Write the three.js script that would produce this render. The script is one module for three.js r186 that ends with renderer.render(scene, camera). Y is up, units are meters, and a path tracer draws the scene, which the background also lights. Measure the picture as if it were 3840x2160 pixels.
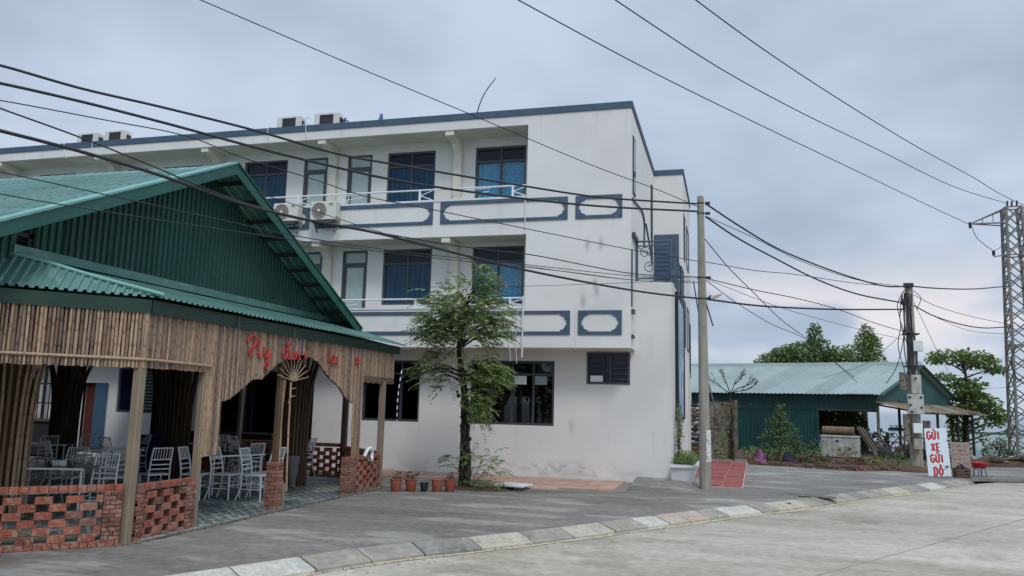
import * as THREE from 'three';
import { mergeGeometries } from 'three/addons/utils/BufferGeometryUtils.js';
import { RoundedBoxGeometry } from 'three/addons/geometries/RoundedBoxGeometry.js';

// ---------- camera, sky, sun, exposure ----------
const scene = new THREE.Scene();
const R = Math.PI / 180;
const camera = new THREE.PerspectiveCamera(39.53, 16 / 9, 0.1, 4000);
camera.rotation.order = 'YXZ';
camera.position.set(0, 1.9, 0);
camera.rotation.set(8.266 * R, 15.291 * R, 1.381 * R);
const renderer = new THREE.WebGLRenderer({ antialias: true });
renderer.setSize(1024, 576);
renderer.toneMapping = THREE.LinearToneMapping;
renderer.toneMappingExposure = 1.0;
renderer.shadowMap.enabled = true;

let seed = 1;
const rnd = () => { seed = (seed + 0x6D2B79F5) | 0; let t = Math.imul(seed ^ (seed >>> 15), 1 | seed); t = (t + Math.imul(t ^ (t >>> 7), 61 | t)) ^ t; return ((t ^ (t >>> 14)) >>> 0) / 4294967296; };
const rr = (a, b) => a + (b - a) * rnd();
const clamp = (x, a = 0, b = 1) => Math.min(b, Math.max(a, x));
const sst = (a, b, x) => { const t = clamp((x - a) / (b - a)); return t * t * (3 - 2 * t); };
const mix = (a, b, t) => a + (b - a) * t;
const NT = new Float32Array(65536); for (let i = 0; i < 65536; i++) NT[i] = rnd();
function vn(x, y, per = 256) {
  const xi = Math.floor(x), yi = Math.floor(y); let fx = x - xi, fy = y - yi;
  fx = fx * fx * (3 - 2 * fx); fy = fy * fy * (3 - 2 * fy);
  const x0 = ((xi % per) + per) % per, x1 = (x0 + 1) % per, y0 = ((yi % per) + per) % per, y1 = (y0 + 1) % per;
  const a = NT[(y0 << 8) | x0], b = NT[(y0 << 8) | x1], c = NT[(y1 << 8) | x0], d = NT[(y1 << 8) | x1];
  return a + (b - a) * fx + (c - a) * fy + (a - b - c + d) * fx * fy;
}
function fbm(x, y, o = 4, per = 256) { let s = 0, a = 0.5, n = 0; for (let i = 0; i < o; i++) { s += a * vn(x, y, per); n += a; a *= 0.5; x *= 2; y *= 2; x += 17; y += 31; per = Math.min(256, per * 2); } return s / n; }
function pix(w, h, fn) {
  const d = new Uint8Array(w * h * 4);
  for (let y = 0; y < h; y++) for (let x = 0; x < w; x++) {
    const c = fn(x / w, y / h), i = (y * w + x) * 4;
    d[i] = clamp(c[0], 0, 255); d[i + 1] = clamp(c[1], 0, 255); d[i + 2] = clamp(c[2], 0, 255); d[i + 3] = 255;
  }
  const t = new THREE.DataTexture(d, w, h, THREE.RGBAFormat);
  t.wrapS = t.wrapT = THREE.RepeatWrapping; t.magFilter = THREE.LinearFilter; t.minFilter = THREE.LinearMipmapLinearFilter; t.generateMipmaps = true; t.needsUpdate = true;
  return t;
}
const ctex = (w, h, fn, mx = 1, my = mx) => { const t = pix(w, h, fn); t.colorSpace = THREE.SRGBColorSpace; t.repeat.set(1 / mx, 1 / my); return t; };
const gtex = (w, h, fn, mx = 1, my = mx) => { const t = pix(w, h, (u, v) => { const g = 255 * fn(u, v); return [g, g, g]; }); t.repeat.set(1 / mx, 1 / my); return t; };

// overcast sky: layered cloud in directions, a lighter area around the veiled sun behind the viewer's right shoulder
const SUN = new THREE.Vector3(0.34, 0.76, 0.56).normalize();
{
  const W = 1024, H = 512, d = new Float32Array(W * H * 4);
  for (let j = 0; j < H; j++) for (let i = 0; i < W; i++) {
    const el = ((j + 0.5) / H - 0.5) * Math.PI, az = ((i + 0.5) / W - 0.5) * 2 * Math.PI;
    const dx = Math.cos(el) * Math.cos(az), dy = Math.sin(el), dz = Math.cos(el) * Math.sin(az);
    const k = 1 / (Math.max(dy, 0) + 0.22), px = dx * k, pz = dz * k;
    let a = fbm(px * 1.3 + 40, pz * 1.3 + 40, 5), b = fbm(px * 3.1 + 90 + a * 1.5, pz * 3.1 + 10, 4);
    const c3 = fbm(px * 7.3 + 20 + b, pz * 7.3 + 60, 4); let t = clamp((a - 0.5) * 2.3 + (b - 0.5) * 1.3 + (c3 - 0.5) * 0.55 + 0.5);
    const soft = sst(0.0, 0.35, dy);
    // dark cloud base -> pale veil
    let r = mix(0.425, 0.59, t), g = mix(0.525, 0.69, t), bl = mix(0.67, 0.845, t);
    // breaks near the horizon, cream coloured
    const hz = Math.exp(-Math.pow((dy - 0.10) / 0.06, 2)) * sst(0.53, 0.70, fbm(az * 6.5 + 7, dy * 30, 5));
    r = mix(r, 0.88, hz); g = mix(g, 0.84, hz); bl = mix(bl, 0.88, hz);
    const lo = 1 - sst(0.0, 0.12, Math.abs(dy)); r = mix(r, 0.66, lo * 0.6); g = mix(g, 0.76, lo * 0.6); bl = mix(bl, 0.86, lo * 0.6);
    const s = Math.max(0, dx * SUN.x + dy * SUN.y + dz * SUN.z), gl = (1 + 0.55 * Math.pow(s, 4)) * (1 + 0.75 * sst(0.42, 0.95, dy)) * 0.95;
    const dn = dy < -0.02 ? 0.6 : 1;
    const o = (j * W + i) * 4; d[o] = r * gl * dn; d[o + 1] = g * gl * dn; d[o + 2] = bl * gl * dn; d[o + 3] = 1;
  }
  const t = new THREE.DataTexture(d, W, H, THREE.RGBAFormat, THREE.FloatType);
  t.mapping = THREE.EquirectangularReflectionMapping; t.magFilter = THREE.LinearFilter; t.minFilter = THREE.LinearFilter; t.wrapS = THREE.RepeatWrapping; t.needsUpdate = true;
  scene.background = t; scene.environment = t;
}
const sun = new THREE.DirectionalLight(new THREE.Color(1, 0.955, 0.89), 1.3);
sun.position.copy(SUN).multiplyScalar(60).add(new THREE.Vector3(-5, 0, -20)); sun.target.position.set(-5, 0, -20);
sun.castShadow = true; sun.shadow.radius = 26; sun.shadow.mapSize.set(2048, 2048);
Object.assign(sun.shadow.camera, { left: -40, right: 40, top: 40, bottom: -40, near: 1, far: 150 });
scene.add(sun, sun.target);

// ---------- materials ----------
const std = (o) => new THREE.MeshStandardMaterial(Object.assign({ roughness: 0.85, metalness: 0, side: THREE.DoubleSide }, o));
const lin = (r, g, b) => new THREE.Color().setRGB(r, g, b);
const grainB = gtex(512, 512, (u, v) => fbm(u * 32, v * 32, 5, 32), 1.2);
const fineB = gtex(512, 512, (u, v) => 0.6 * fbm(u * 64, v * 64, 3, 64) + 0.4 * fbm(u * 8, v * 8, 3, 8), 0.9);
const WALLW = 26, WALLH = 10.4;
const wallMap = ctex(2048, 1024, (u, v) => {
  const x = u * WALLW - 26, y = v * WALLH;
  let n = (fbm(u * 26, v * 10, 5) - 0.5) * 14 + (fbm(u * 4 + 3, v * 2, 3) - 0.5) * 12;
  let c = 217 + n, w = 0;
  const base = Math.exp(-Math.pow((y - 0.05) / 0.28, 2)) * sst(0.42, 0.68, fbm(x * 2.2 + 50, y * 4, 4)); w += base * 17;
  const patch = Math.exp(-Math.pow((x + 4.3) / 1.5, 2)) * Math.exp(-Math.pow((y - 0.28) / 0.16, 2)) * sst(0.45, 0.6, fbm(x * 5 + 9, y * 9, 4)); w += patch * 24;
  for (const yb of [1.3, 3.75, 4.25, 6.75, 7.25, 9.55]) { const dd = yb - y; if (dd > 0 && dd < 1.3) w += Math.exp(-dd * 2.2) * sst(0.55, 0.8, fbm(x * 7 + yb, 3 + y * 0.35, 3)) * 8; }
  const sm = sst(0.70, 0.8, fbm(x * 1.7 + 20, y * 1.1 + 8, 4)); w += sm * 1;
  for (const [a, b, s] of [[-3.5, 6.0, 0.1], [-3.15, 6.02, 0.1], [-3.3, 5.0, 0.09], [-3.25, 4.8, 0.09], [-3.6, 4.55, 0.12], [-6.4, 2.2, 0.05]]) w += Math.exp(-Math.pow((x - a) / s * 1.6, 2) - Math.pow((y - b) / s * 0.7, 2)) * 38;
  w += Math.exp(-Math.pow((x + 4.03) / 0.07, 2) - Math.pow((y - 1.35) / 0.16, 2)) * 26;
  return [c + 1 - w * 1.0, c - 0.5 - w * 1.0, c - 4 - w * 1.05];
}, WALLW, WALLH);
wallMap.offset.set(26 / WALLW, 0);
const noiseMap = (base, amp, sc, o = {}) => ctex(512, 512, (u, v) => {
  const n = fbm(u * sc, v * sc * (o.sy || 1), 5, sc) - 0.5, m = fbm(u * 4 + 5, v * 4, 3, 4) - 0.5;
  const q = n * amp + m * amp * 0.8, k = o.spot ? sst(o.spot, o.spot + 0.12, fbm(u * sc * 1.0 + 60, v * sc + 11, 4, sc)) : 0, s = o.spotC || base;
  return [0, 1, 2].map((i) => mix(base[i] + q * (o.tint ? o.tint[i] : 1), s[i], k));
}, o.m || 2, o.my || o.m || 2);
const M = {};
M.wall = std({ map: wallMap, roughness: 0.92, bumpMap: fineB, bumpScale: 0.002 });
M.white = std({ map: noiseMap([212, 214, 214], 16, 16), roughness: 0.85 });
M.ceil = std({ map: noiseMap([206, 203, 190], 20, 8, { m: 3 }), roughness: 0.92 });
M.trim = std({ map: noiseMap([66, 87, 106], 14, 16, { m: 2 }), roughness: 0.75 });
M.frame = std({ color: lin(0.050, 0.057, 0.070), roughness: 0.45 });
M.doorFrame = std({ color: lin(0.055, 0.066, 0.066), roughness: 0.5 });
M.frost = std({ map: noiseMap([168, 184, 180], 12, 8, { m: 1.5 }), roughness: 0.28 });
M.darkGlass = new THREE.MeshPhysicalMaterial({ map: ctex(256, 256, (u, v) => { const f = 0.5 + 0.5 * Math.sin(u * 6.283 * 9 + 3 * fbm(u * 4, v * 4, 3, 4)), n = fbm(u * 8, v * 4, 4, 4), k = 0.45 * f + 0.55 * n; return [mix(8, 28, k), mix(46, 74, k), mix(72, 98, k)]; }, 1.37, 2.9), roughness: 0.05, specularIntensity: 0.55 });
M.transomGlass = new THREE.MeshPhysicalMaterial({ color: lin(0.004, 0.010, 0.028), roughness: 0.05, specularIntensity: 0.5 });
M.groundGlass = new THREE.MeshPhysicalMaterial({ color: lin(0.62, 0.68, 0.70), roughness: 0.03, transmission: 1, thickness: 0 });
M.clearGlass = new THREE.MeshPhysicalMaterial({ color: lin(0.86, 0.92, 0.95), roughness: 0.03, transmission: 1, thickness: 0 });
M.curtain = std({ map: ctex(256, 256, (u, v) => { const n = fbm(u * 16, v * 16, 4, 16), k = sst(0.5, 0.62, n); return [mix(0, 24, k), mix(148, 184, k), mix(190, 214, k)]; }, 0.4), roughness: 0.9 });
M.dark = std({ color: lin(0.02, 0.02, 0.022), roughness: 0.9 });
M.black = std({ color: lin(0.012, 0.012, 0.013), roughness: 0.6 });
M.rail = std({ color: lin(0.72, 0.74, 0.75), roughness: 0.4 });
M.blueRail = std({ color: lin(0.06, 0.10, 0.145), roughness: 0.5 });
M.acWhite = std({ map: noiseMap([206, 204, 196], 14, 8, { m: 0.8 }), roughness: 0.5 });
M.acDark = std({ map: ctex(128, 128, (u, v) => { const s = (v * 24) % 1 < 0.4 ? 26 : 50; return [s, s, s + 2]; }, 0.5), roughness: 0.6 });
M.grill = std({ color: lin(0.28, 0.24, 0.21), roughness: 0.6 });
M.roofGreen = std({ map: noiseMap([80, 122, 114], 24, 16, { m: 3, spot: 0.62, spotC: [106, 138, 128] }), roughness: 0.42, metalness: 0.15 });
M.trimGreen = std({ map: noiseMap([22, 82, 71], 14, 8, { m: 2 }), roughness: 0.4 });
M.flash = std({ map: noiseMap([112, 164, 156], 16, 8, { m: 2 }), roughness: 0.5, metalness: 0.1 });
M.wallGreen = std({ map: noiseMap([16, 68, 59], 22, 16, { m: 2.5, spot: 0.62, spotC: [30, 78, 70] }), roughness: 0.5, metalness: 0.1 });
M.fasciaGreen = std({ map: noiseMap([12, 52, 40], 12, 8, { m: 2 }), roughness: 0.5 });
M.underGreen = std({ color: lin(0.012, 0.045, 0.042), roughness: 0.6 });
M.purlin = std({ color: lin(0.03, 0.028, 0.03), roughness: 0.7 });
M.bamboo = [[138, 112, 88], [152, 126, 100], [118, 96, 78], [132, 111, 97], [162, 137, 111], [104, 86, 74]].map((c) => std({ map: ctex(64, 256, (u, v) => { const n = (fbm(u * 16, v * 4, 4, 4) - 0.5) * 60, nd = Math.pow(Math.abs(Math.sin(v * Math.PI * 4)), 40) * -26, k = (fbm(u * 4 + 9, v * 8, 3, 4) - 0.5) * 30; return [c[0] + n + nd + k, c[1] + n + nd + k, c[2] + n * 0.9 + nd + k]; }, 0.2, 1.3), roughness: 0.6 })); M.bamboo.forEach((m, i) => m.map.offset.set(0, i * 0.291));
M.timber = std({ map: ctex(128, 512, (u, v) => { const n = (fbm(u * 32, v * 4, 4, 4) - 0.5) * 70; return [128 + n, 114 + n, 96 + n * 0.9]; }, 0.3, 1.6), roughness: 0.8 });
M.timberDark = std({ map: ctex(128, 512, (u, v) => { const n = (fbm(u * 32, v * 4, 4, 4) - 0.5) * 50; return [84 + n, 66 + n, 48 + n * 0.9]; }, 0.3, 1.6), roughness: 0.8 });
M.brick = [[146, 84, 63], [152, 93, 73], [136, 77, 60], [124, 84, 72], [142, 98, 82], [110, 72, 60]].map((c, i) => std({ map: ctex(128, 128, (u, v) => { const n = (fbm(u * 16, v * 16, 4, 16) - 0.5) * 46 + (fbm(u * 4, v * 4, 2, 4) - 0.5) * 26, g = sst(0.6, 0.75, fbm(u * 8 + i * 9, v * 8, 3, 8)), l = (v * 8) % 1 < 0.12 ? -22 : 0; return [mix(c[0] + n + l, 158, g * 0.6), mix(c[1] + n + l, 140, g * 0.6), mix(c[2] + n + l, 124, g * 0.6)]; }, 0.4), roughness: 0.9 }));
M.mortar = std({ map: noiseMap([128, 120, 110], 40, 16, { m: 0.6 }), roughness: 0.95 });
M.red = std({ color: lin(0.46, 0.035, 0.03), roughness: 0.5 });
M.silver = std({ color: lin(0.82, 0.83, 0.84), roughness: 0.4, metalness: 0 });
M.tableTop = std({ color: lin(0.05, 0.05, 0.055), roughness: 0.2 });
M.terracotta = [[150, 84, 66], [142, 76, 60], [138, 80, 68]].map((c) => std({ map: noiseMap(c, 30, 16, { m: 0.4 }), roughness: 0.85 }));
M.soil = std({ map: noiseMap([72, 58, 44], 40, 16, { m: 0.5 }), roughness: 1 });
M.pole = std({ map: ctex(256, 1024, (u, v) => { const n = (fbm(u * 16, v * 32, 5, 16) - 0.5) * 34, s = (fbm(u * 16, v * 3, 3, 8) - 0.5) * 30, h = Math.exp(-Math.pow((v - 0.06) / 0.05, 2)) * 0; return [142 + n + s, 138 + n + s, 128 + n + s]; }, 1, 8), roughness: 0.95, bumpMap: fineB, bumpScale: 0.003 });
M.cable = std({ color: lin(0.016, 0.016, 0.019), roughness: 0.6 });
M.steel = std({ map: noiseMap([112, 110, 106], 26, 8, { m: 1 }), roughness: 0.6, metalness: 0.3 });
M.bark = std({ map: ctex(256, 512, (u, v) => { const r = fbm(u * 16, v * 8, 5, 8), k = sst(0.5, 0.72, r); return [mix(26, 96, k), mix(23, 88, k), mix(22, 80, k)]; }, 0.5, 0.9), bumpMap: gtex(256, 256, (u, v) => fbm(u * 16, v * 8, 5, 8), 0.5, 0.9), bumpScale: 0.03, roughness: 1 });
M.barkPale = std({ map: noiseMap([104, 92, 78], 60, 16, { m: 0.6 }), roughness: 1 });
const leafMat = (r, g, b) => new THREE.MeshPhysicalMaterial({ color: lin(r, g, b), roughness: 0.75, transmission: 0.3, thickness: 0, side: THREE.DoubleSide, vertexColors: true });
M.leaf = leafMat(0.175, 0.26, 0.075);
M.leafDark = leafMat(0.085, 0.14, 0.04);
M.leafMid = leafMat(0.115, 0.185, 0.05);
M.leafFresh = leafMat(0.14, 0.22, 0.055);
M.concrete = std({ map: noiseMap([146, 140, 128], 40, 16, { m: 1.5 }), roughness: 0.95 });
M.oldConc = std({ map: noiseMap([112, 104, 90], 60, 16, { m: 1.6, spot: 0.58, spotC: [74, 70, 62] }), roughness: 1 });
M.shedRoof = std({ map: noiseMap([146, 160, 156], 20, 8, { m: 4 }), roughness: 0.5, metalness: 0.1 });
M.shedWall = std({ map: noiseMap([8, 62, 60], 16, 8, { m: 2.5 }), roughness: 0.5 });
M.shedGable = std({ map: noiseMap([40, 82, 80], 22, 8, { m: 2.5 }), roughness: 0.55 });
M.rust = std({ map: ctex(512, 256, (u, v) => { const k = sst(0.42, 0.6, fbm(u * 8, v * 3, 5, 8)), n = (fbm(u * 32, v * 8, 3, 32) - 0.5) * 40; return [mix(126, 140, k) + n, mix(150, 112, k) + n, mix(138, 86, k) + n]; }, 5, 2), roughness: 0.85 });
M.boxGrey = std({ map: noiseMap([164, 164, 156], 44, 8, { m: 1.1 }), roughness: 0.6 });
M.paper = std({ color: lin(0.72, 0.78, 0.78), roughness: 0.9 });

// sheets of one roof differ a little in fading
const fade = (m) => [0.86, 0.95, 1, 1.08].map((k) => { const c = m.clone(); c.color = lin(k, k, k); return c; });
const FR = fade(M.roofGreen), FW = fade(M.wallGreen), FS = fade(M.shedRoof), FG = fade(M.shedWall), pick = (a) => a[(rnd() * a.length) | 0];
// ---------- builders ----------
const used = new Map();
const numbered = (n) => { const k = used.get(n) || 0; used.set(n, k + 1); return k ? n + '_' + String(k).padStart(3, '0') : n; };
const OFF = new WeakMap();
function boxUV(g) {
  g = g.index ? g.toNonIndexed() : g;
  const p = g.attributes.position, n = p.count, uv = new Float32Array(n * 2);
  for (let i = 0; i < n; i += 3) {
    const ax = p.getX(i), ay = p.getY(i), az = p.getZ(i), bx = p.getX(i + 1) - ax, by = p.getY(i + 1) - ay, bz = p.getZ(i + 1) - az, cx = p.getX(i + 2) - ax, cy = p.getY(i + 2) - ay, cz = p.getZ(i + 2) - az;
    const nx = Math.abs(by * cz - bz * cy), ny = Math.abs(bz * cx - bx * cz), nz = Math.abs(bx * cy - by * cx);
    for (let k = i; k < i + 3; k++) {
      const x = p.getX(k), y = p.getY(k), z = p.getZ(k);
      if (ny >= nx && ny >= nz) { uv[k * 2] = x; uv[k * 2 + 1] = z; } else if (nx >= nz) { uv[k * 2] = z; uv[k * 2 + 1] = y; } else { uv[k * 2] = x; uv[k * 2 + 1] = y; }
    }
  }
  g.setAttribute('uv', new THREE.BufferAttribute(uv, 2));
  return g;
}
function merged(geos, own) {
  const L = (Array.isArray(geos) ? geos : [geos]).map((g) => { g = own ? (g.index ? g.toNonIndexed() : g) : boxUV(g); for (const a of Object.keys(g.attributes)) if (!['position', 'normal', 'uv', 'color'].includes(a)) g.deleteAttribute(a); return g; });
  return L.length > 1 ? mergeGeometries(L) : L[0];
}
function addMesh(name, g, mat, parent) {
  const m = new THREE.Mesh(g, mat); m.castShadow = m.receiveShadow = true;
  m.name = parent === scene ? numbered(name) : name; parent.add(m); return m;
}
// geometry given in scene metres; under a thing it is moved to the thing's own origin
function part(parent, name, geos, mat, own) {
  const g = merged(geos, own), o = OFF.get(parent);
  if (o) g.translate(-o.x, -o.y, -o.z);
  const m = addMesh(name, g, mat, parent); if (o) OFF.set(m, o); return m;
}
// geometry in the thing's own axes
const local = (parent, name, geos, mat, own) => addMesh(name, merged(geos, own), mat, parent);
function thing(name, label, category, p = [0, 0, 0], turn = 0, group) {
  const o = new THREE.Group(); o.name = numbered(name); o.position.set(...p); o.rotation.y = turn;
  o.userData = { label, category }; if (group) o.userData.group = group;
  OFF.set(o, o.position.clone()); scene.add(o); return o;
}
function tag(o, label, category, group) { Object.assign(o.userData, { label, category }); if (group) o.userData.group = group; return o; }
function struct(name, geos, mat, own) { const m = addMesh(name, merged(geos, own), mat, scene); m.userData.kind = 'structure'; return m; }
function structG(name) { const o = new THREE.Group(); o.name = numbered(name); o.userData.kind = 'structure'; scene.add(o); return o; }
function copy(src, p, turn, label, name) { const c = src.clone(); c.name = numbered(name || src.name.replace(/_\d+$/, '')); c.position.set(...p); c.rotation.y = turn; c.userData = { ...src.userData }; if (label) c.userData.label = label; scene.add(c); return c; }
const bx = (x0, x1, y0, y1, z0, z1) => { const g = new THREE.BoxGeometry(Math.abs(x1 - x0), Math.abs(y1 - y0), Math.abs(z1 - z0)); g.translate((x0 + x1) / 2, (y0 + y1) / 2, (z0 + z1) / 2); return g; };
const rbx = (x0, x1, y0, y1, z0, z1, r = 0.01) => { const g = new RoundedBoxGeometry(Math.abs(x1 - x0), Math.abs(y1 - y0), Math.abs(z1 - z0), 1, r); g.translate((x0 + x1) / 2, (y0 + y1) / 2, (z0 + z1) / 2); return g; };
const V = (a) => new THREE.Vector3(...a);
function bar(a, b, r0, r1 = r0, seg = 8) {
  a = V(a); b = V(b); const d = b.clone().sub(a), g = new THREE.CylinderGeometry(r1, r0, d.length(), seg, 1);
  g.applyQuaternion(new THREE.Quaternion().setFromUnitVectors(new THREE.Vector3(0, 1, 0), d.clone().normalize())); g.translate((a.x + b.x) / 2, (a.y + b.y) / 2, (a.z + b.z) / 2); return g;
}
function sbar(a, b, w, h) { // square bar
  a = V(a); b = V(b); const d = b.clone().sub(a), g = new THREE.BoxGeometry(w, d.length(), h || w);
  g.applyQuaternion(new THREE.Quaternion().setFromUnitVectors(new THREE.Vector3(0, 1, 0), d.clone().normalize())); g.translate((a.x + b.x) / 2, (a.y + b.y) / 2, (a.z + b.z) / 2); return g;
}
const tube = (pts, r, n = 24, seg = 6) => new THREE.TubeGeometry(new THREE.CatmullRomCurve3(pts.map(V)), n, r, seg);
function tapered(pts, r0, r1, n = 16, seg = 8, wob = 0) {
  const g = tube(pts, 1, n, seg), c = new THREE.CatmullRomCurve3(pts.map(V)), p = g.attributes.position;
  for (let i = 0; i <= n; i++) { const o = c.getPointAt(i / n); for (let j = 0; j <= seg; j++) { const k = i * (seg + 1) + j, jj = j % seg, r = mix(r0, r1, i / n) * (1 + wob * (vn(i * 0.7 + 3, jj * 1.3 + r0 * 50) - 0.5)); p.setXYZ(k, o.x + (p.getX(k) - o.x) * r, o.y + (p.getY(k) - o.y) * r, o.z + (p.getZ(k) - o.z) * r); } }
  g.computeVertexNormals(); return g;
}
function quad(a, b, c, d) { const g = new THREE.BufferGeometry(); g.setAttribute('position', new THREE.Float32BufferAttribute([...a, ...b, ...c, ...a, ...c, ...d], 3)); g.computeVertexNormals(); return g; }
const plan = (pts, y, depth = 0) => { // polygon in x,z at height y, with thickness below
  const s = new THREE.Shape(pts.map((p) => new THREE.Vector2(p[0], -p[1])));
  const g = depth ? new THREE.ExtrudeGeometry(s, { depth, bevelEnabled: false }) : new THREE.ShapeGeometry(s);
  g.rotateX(-Math.PI / 2); g.translate(0, y - depth, 0); return g;
};
// upright plate in the x,y plane with rectangular holes
function plate(x0, x1, y0, y1, z0, z1, holes) {
  const s = new THREE.Shape([[x0, y0], [x1, y0], [x1, y1], [x0, y1]].map((p) => new THREE.Vector2(...p)));
  for (const h of holes) s.holes.push(h.isPath ? h : new THREE.Path([[h[0], h[2]], [h[0], h[3]], [h[1], h[3]], [h[1], h[2]]].map((p) => new THREE.Vector2(...p))));
  const g = new THREE.ExtrudeGeometry(s, { depth: z1 - z0, bevelEnabled: false }); g.translate(0, 0, z0); return g;
}
// profiled metal sheet: o origin, u across (unit), v along (unit), n normal; lengths from a(s) to b(s)
function corr(o, u, v, n, s0, s1, pitch, amp, a, b, rows = 1) {
  o = V(o); u = V(u); v = V(v); n = V(n); const prof = [[0, 0], [0.30, 0], [0.42, 1], [0.70, 1], [0.82, 0]], S = [];
  for (let k = Math.floor(s0 / pitch); k * pitch < s1; k++) for (const [f, h] of prof) { const s = (k + f) * pitch; if (s > s0 && s < s1) S.push([s, h]); }
  S.unshift([s0, 0]); S.push([s1, 0]);
  const P = []; const pt = (s, h, t) => o.clone().addScaledVector(u, s).addScaledVector(n, h * amp).addScaledVector(v, t);
  for (let i = 0; i + 1 < S.length; i++) {
    const [sa, ha] = S[i], [sb, hb] = S[i + 1];
    const p = pt(sa, ha, a(sa)), q = pt(sb, hb, a(sb)), r = pt(sb, hb, b(sb)), t = pt(sa, ha, b(sa));
    P.push(...p, ...q, ...r, ...p, ...r, ...t);
  }
  const g = new THREE.BufferGeometry(); g.setAttribute('position', new THREE.Float32BufferAttribute(P, 3)); g.computeVertexNormals(); return g;
}
function leafGeo(list) { // list of [x,y,z, len, wid, yaw, pitch, roll, tone]
  const P = [], C = [], e = new THREE.Euler(), q = new THREE.Quaternion(), v = new THREE.Vector3();
  for (const [x, y, z, l, w, ya, pi, ro, t] of list) {
    q.setFromEuler(e.set(pi, ya, ro, 'YXZ'));
    const pts = [[0, 0, 0], [w / 2, w * 0.12, l * 0.45], [0, -w * 0.05, l], [-w / 2, w * 0.12, l * 0.45]].map((a) => { v.set(...a).applyQuaternion(q); return [v.x + x, v.y + y, v.z + z]; });
    for (const k of [0, 1, 2, 0, 2, 3]) { P.push(...pts[k]); C.push(...t); }
  }
  const g = new THREE.BufferGeometry(); g.setAttribute('position', new THREE.Float32BufferAttribute(P, 3)); g.setAttribute('color', new THREE.Float32BufferAttribute(C, 3)); g.computeVertexNormals(); return g;
}
const tone = () => { const b = rr(0.55, 1.35), y = rr(-0.15, 0.3); return [b * (1 + y), b, b * rr(0.6, 1)]; };

// ---------- setting: sea, land, road, kerb, pavements ----------
struct('sea', plan([[-1500, 200], [1500, 200], [1500, -3000], [-1500, -3000]], -3.9), std({ map: noiseMap([98, 122, 136], 22, 16, { m: 60, my: 14 }), roughness: 0.22, bumpMap: gtex(256, 256, (u, v) => fbm(u * 16, v * 16, 4, 16), 9, 4), bumpScale: 0.12 }));
{
  const g = new THREE.PlaneGeometry(300, 150, 150, 150); g.rotateX(-Math.PI / 2); g.translate(0, 0, -15); const p = g.attributes.position;
  for (let i = 0; i < p.count; i++) { const d = -p.getZ(i) + 0.25 * p.getX(i) * 0 , x = p.getX(i); let y = -0.22; y -= 1.3 * sst(44, 54, d + Math.max(0, x - 8) * 0.55); y -= 3.4 * sst(64, 76, d); p.setY(i, y + 0.06 * (vn(x, d) - 0.5)); }
  g.computeVertexNormals(); struct('ground', g, std({ map: noiseMap([118, 108, 92], 50, 16, { m: 5 }), roughness: 1 }));
}
const KI = [[-13, 6.5], [-9.3, -1], [-7.2, -5], [-5.41, -8.45], [-4.53, -10.14], [-3.57, -11.39], [-2.64, -12.75], [-1.42, -14.7], [-0.21, -16.6], [1.18, -18.6], [2.17, -20.25], [3.63, -22.6], [5.28, -25.15], [6.75, -27.6]];
const kc = new THREE.CatmullRomCurve3(KI.map((p) => new THREE.Vector3(p[0], 0, p[1]))), KL = kc.getLength();
const kAt = (s, off) => { const t = clamp(s / KL), p = kc.getPointAt(t), d = kc.getTangentAt(t); return [p.x - d.z * off, p.z + d.x * off]; }; // off > 0 : towards the road
const sideTex = ctex(2048, 2048, (u, v) => {
  const x = u * 44, y = v * 44; let n = (fbm(x * 1.1, y * 3.1, 5) - 0.5) * 24 + (fbm(x * 13, y * 15, 3) - 0.5) * 34 + (fbm(x * 0.22 + 4, y * 0.3, 3) - 0.5) * 34;
  const pale = sst(0.57, 0.72, fbm(x * 0.7 + 30, y * 1.9 + 12, 4)) * 26, wet = sst(0.55, 0.7, fbm(x * 0.5 + 70, y * 0.9 + 5, 4)) * 16;
  const cr = Math.abs(fbm(x * 0.55 + 11, y * 0.55 + 3, 5) - 0.5) < 0.0022 ? -22 : 0; n += pale - wet + cr;
  return [122 + n, 117 + n, 109 + n];
}, 44); sideTex.offset.set(30.3 / 44, 40.2 / 44);
const roadTex = ctex(2048, 2048, (u, v) => {
  const x = u * 44, y = v * 44; let n = (fbm(x * 0.7, y * 2.4, 5) - 0.5) * 36 + (fbm(x * 13, y * 15, 3) - 0.5) * 36 + (fbm(x * 0.2 + 4, y * 0.3, 3) - 0.5) * 30;
  const dirt = sst(0.55, 0.75, fbm(x * 0.4 + 30, y * 1.1 + 12, 5)) * 26, st = sst(0.66, 0.76, fbm(x * 0.9 + 70, y * 0.9 + 5, 4)) * 34; n -= dirt * 0.45 + st * 0.45; if (Math.abs(fbm(x * 0.4 + 23, y * 0.5 + 3, 5) - 0.5) < 0.0014) n -= 22;
  return [170 + n, 162 + n, 147 + n - dirt * 0.15];
}, 44); roadTex.offset.set(13.2 / 44, 40.2 / 44);
M.side = std({ map: sideTex, roughness: 0.9, bumpMap: grainB, bumpScale: 0.006 });
M.road = std({ map: roadTex, roughness: 0.9, bumpMap: grainB, bumpScale: 0.008 });
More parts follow.
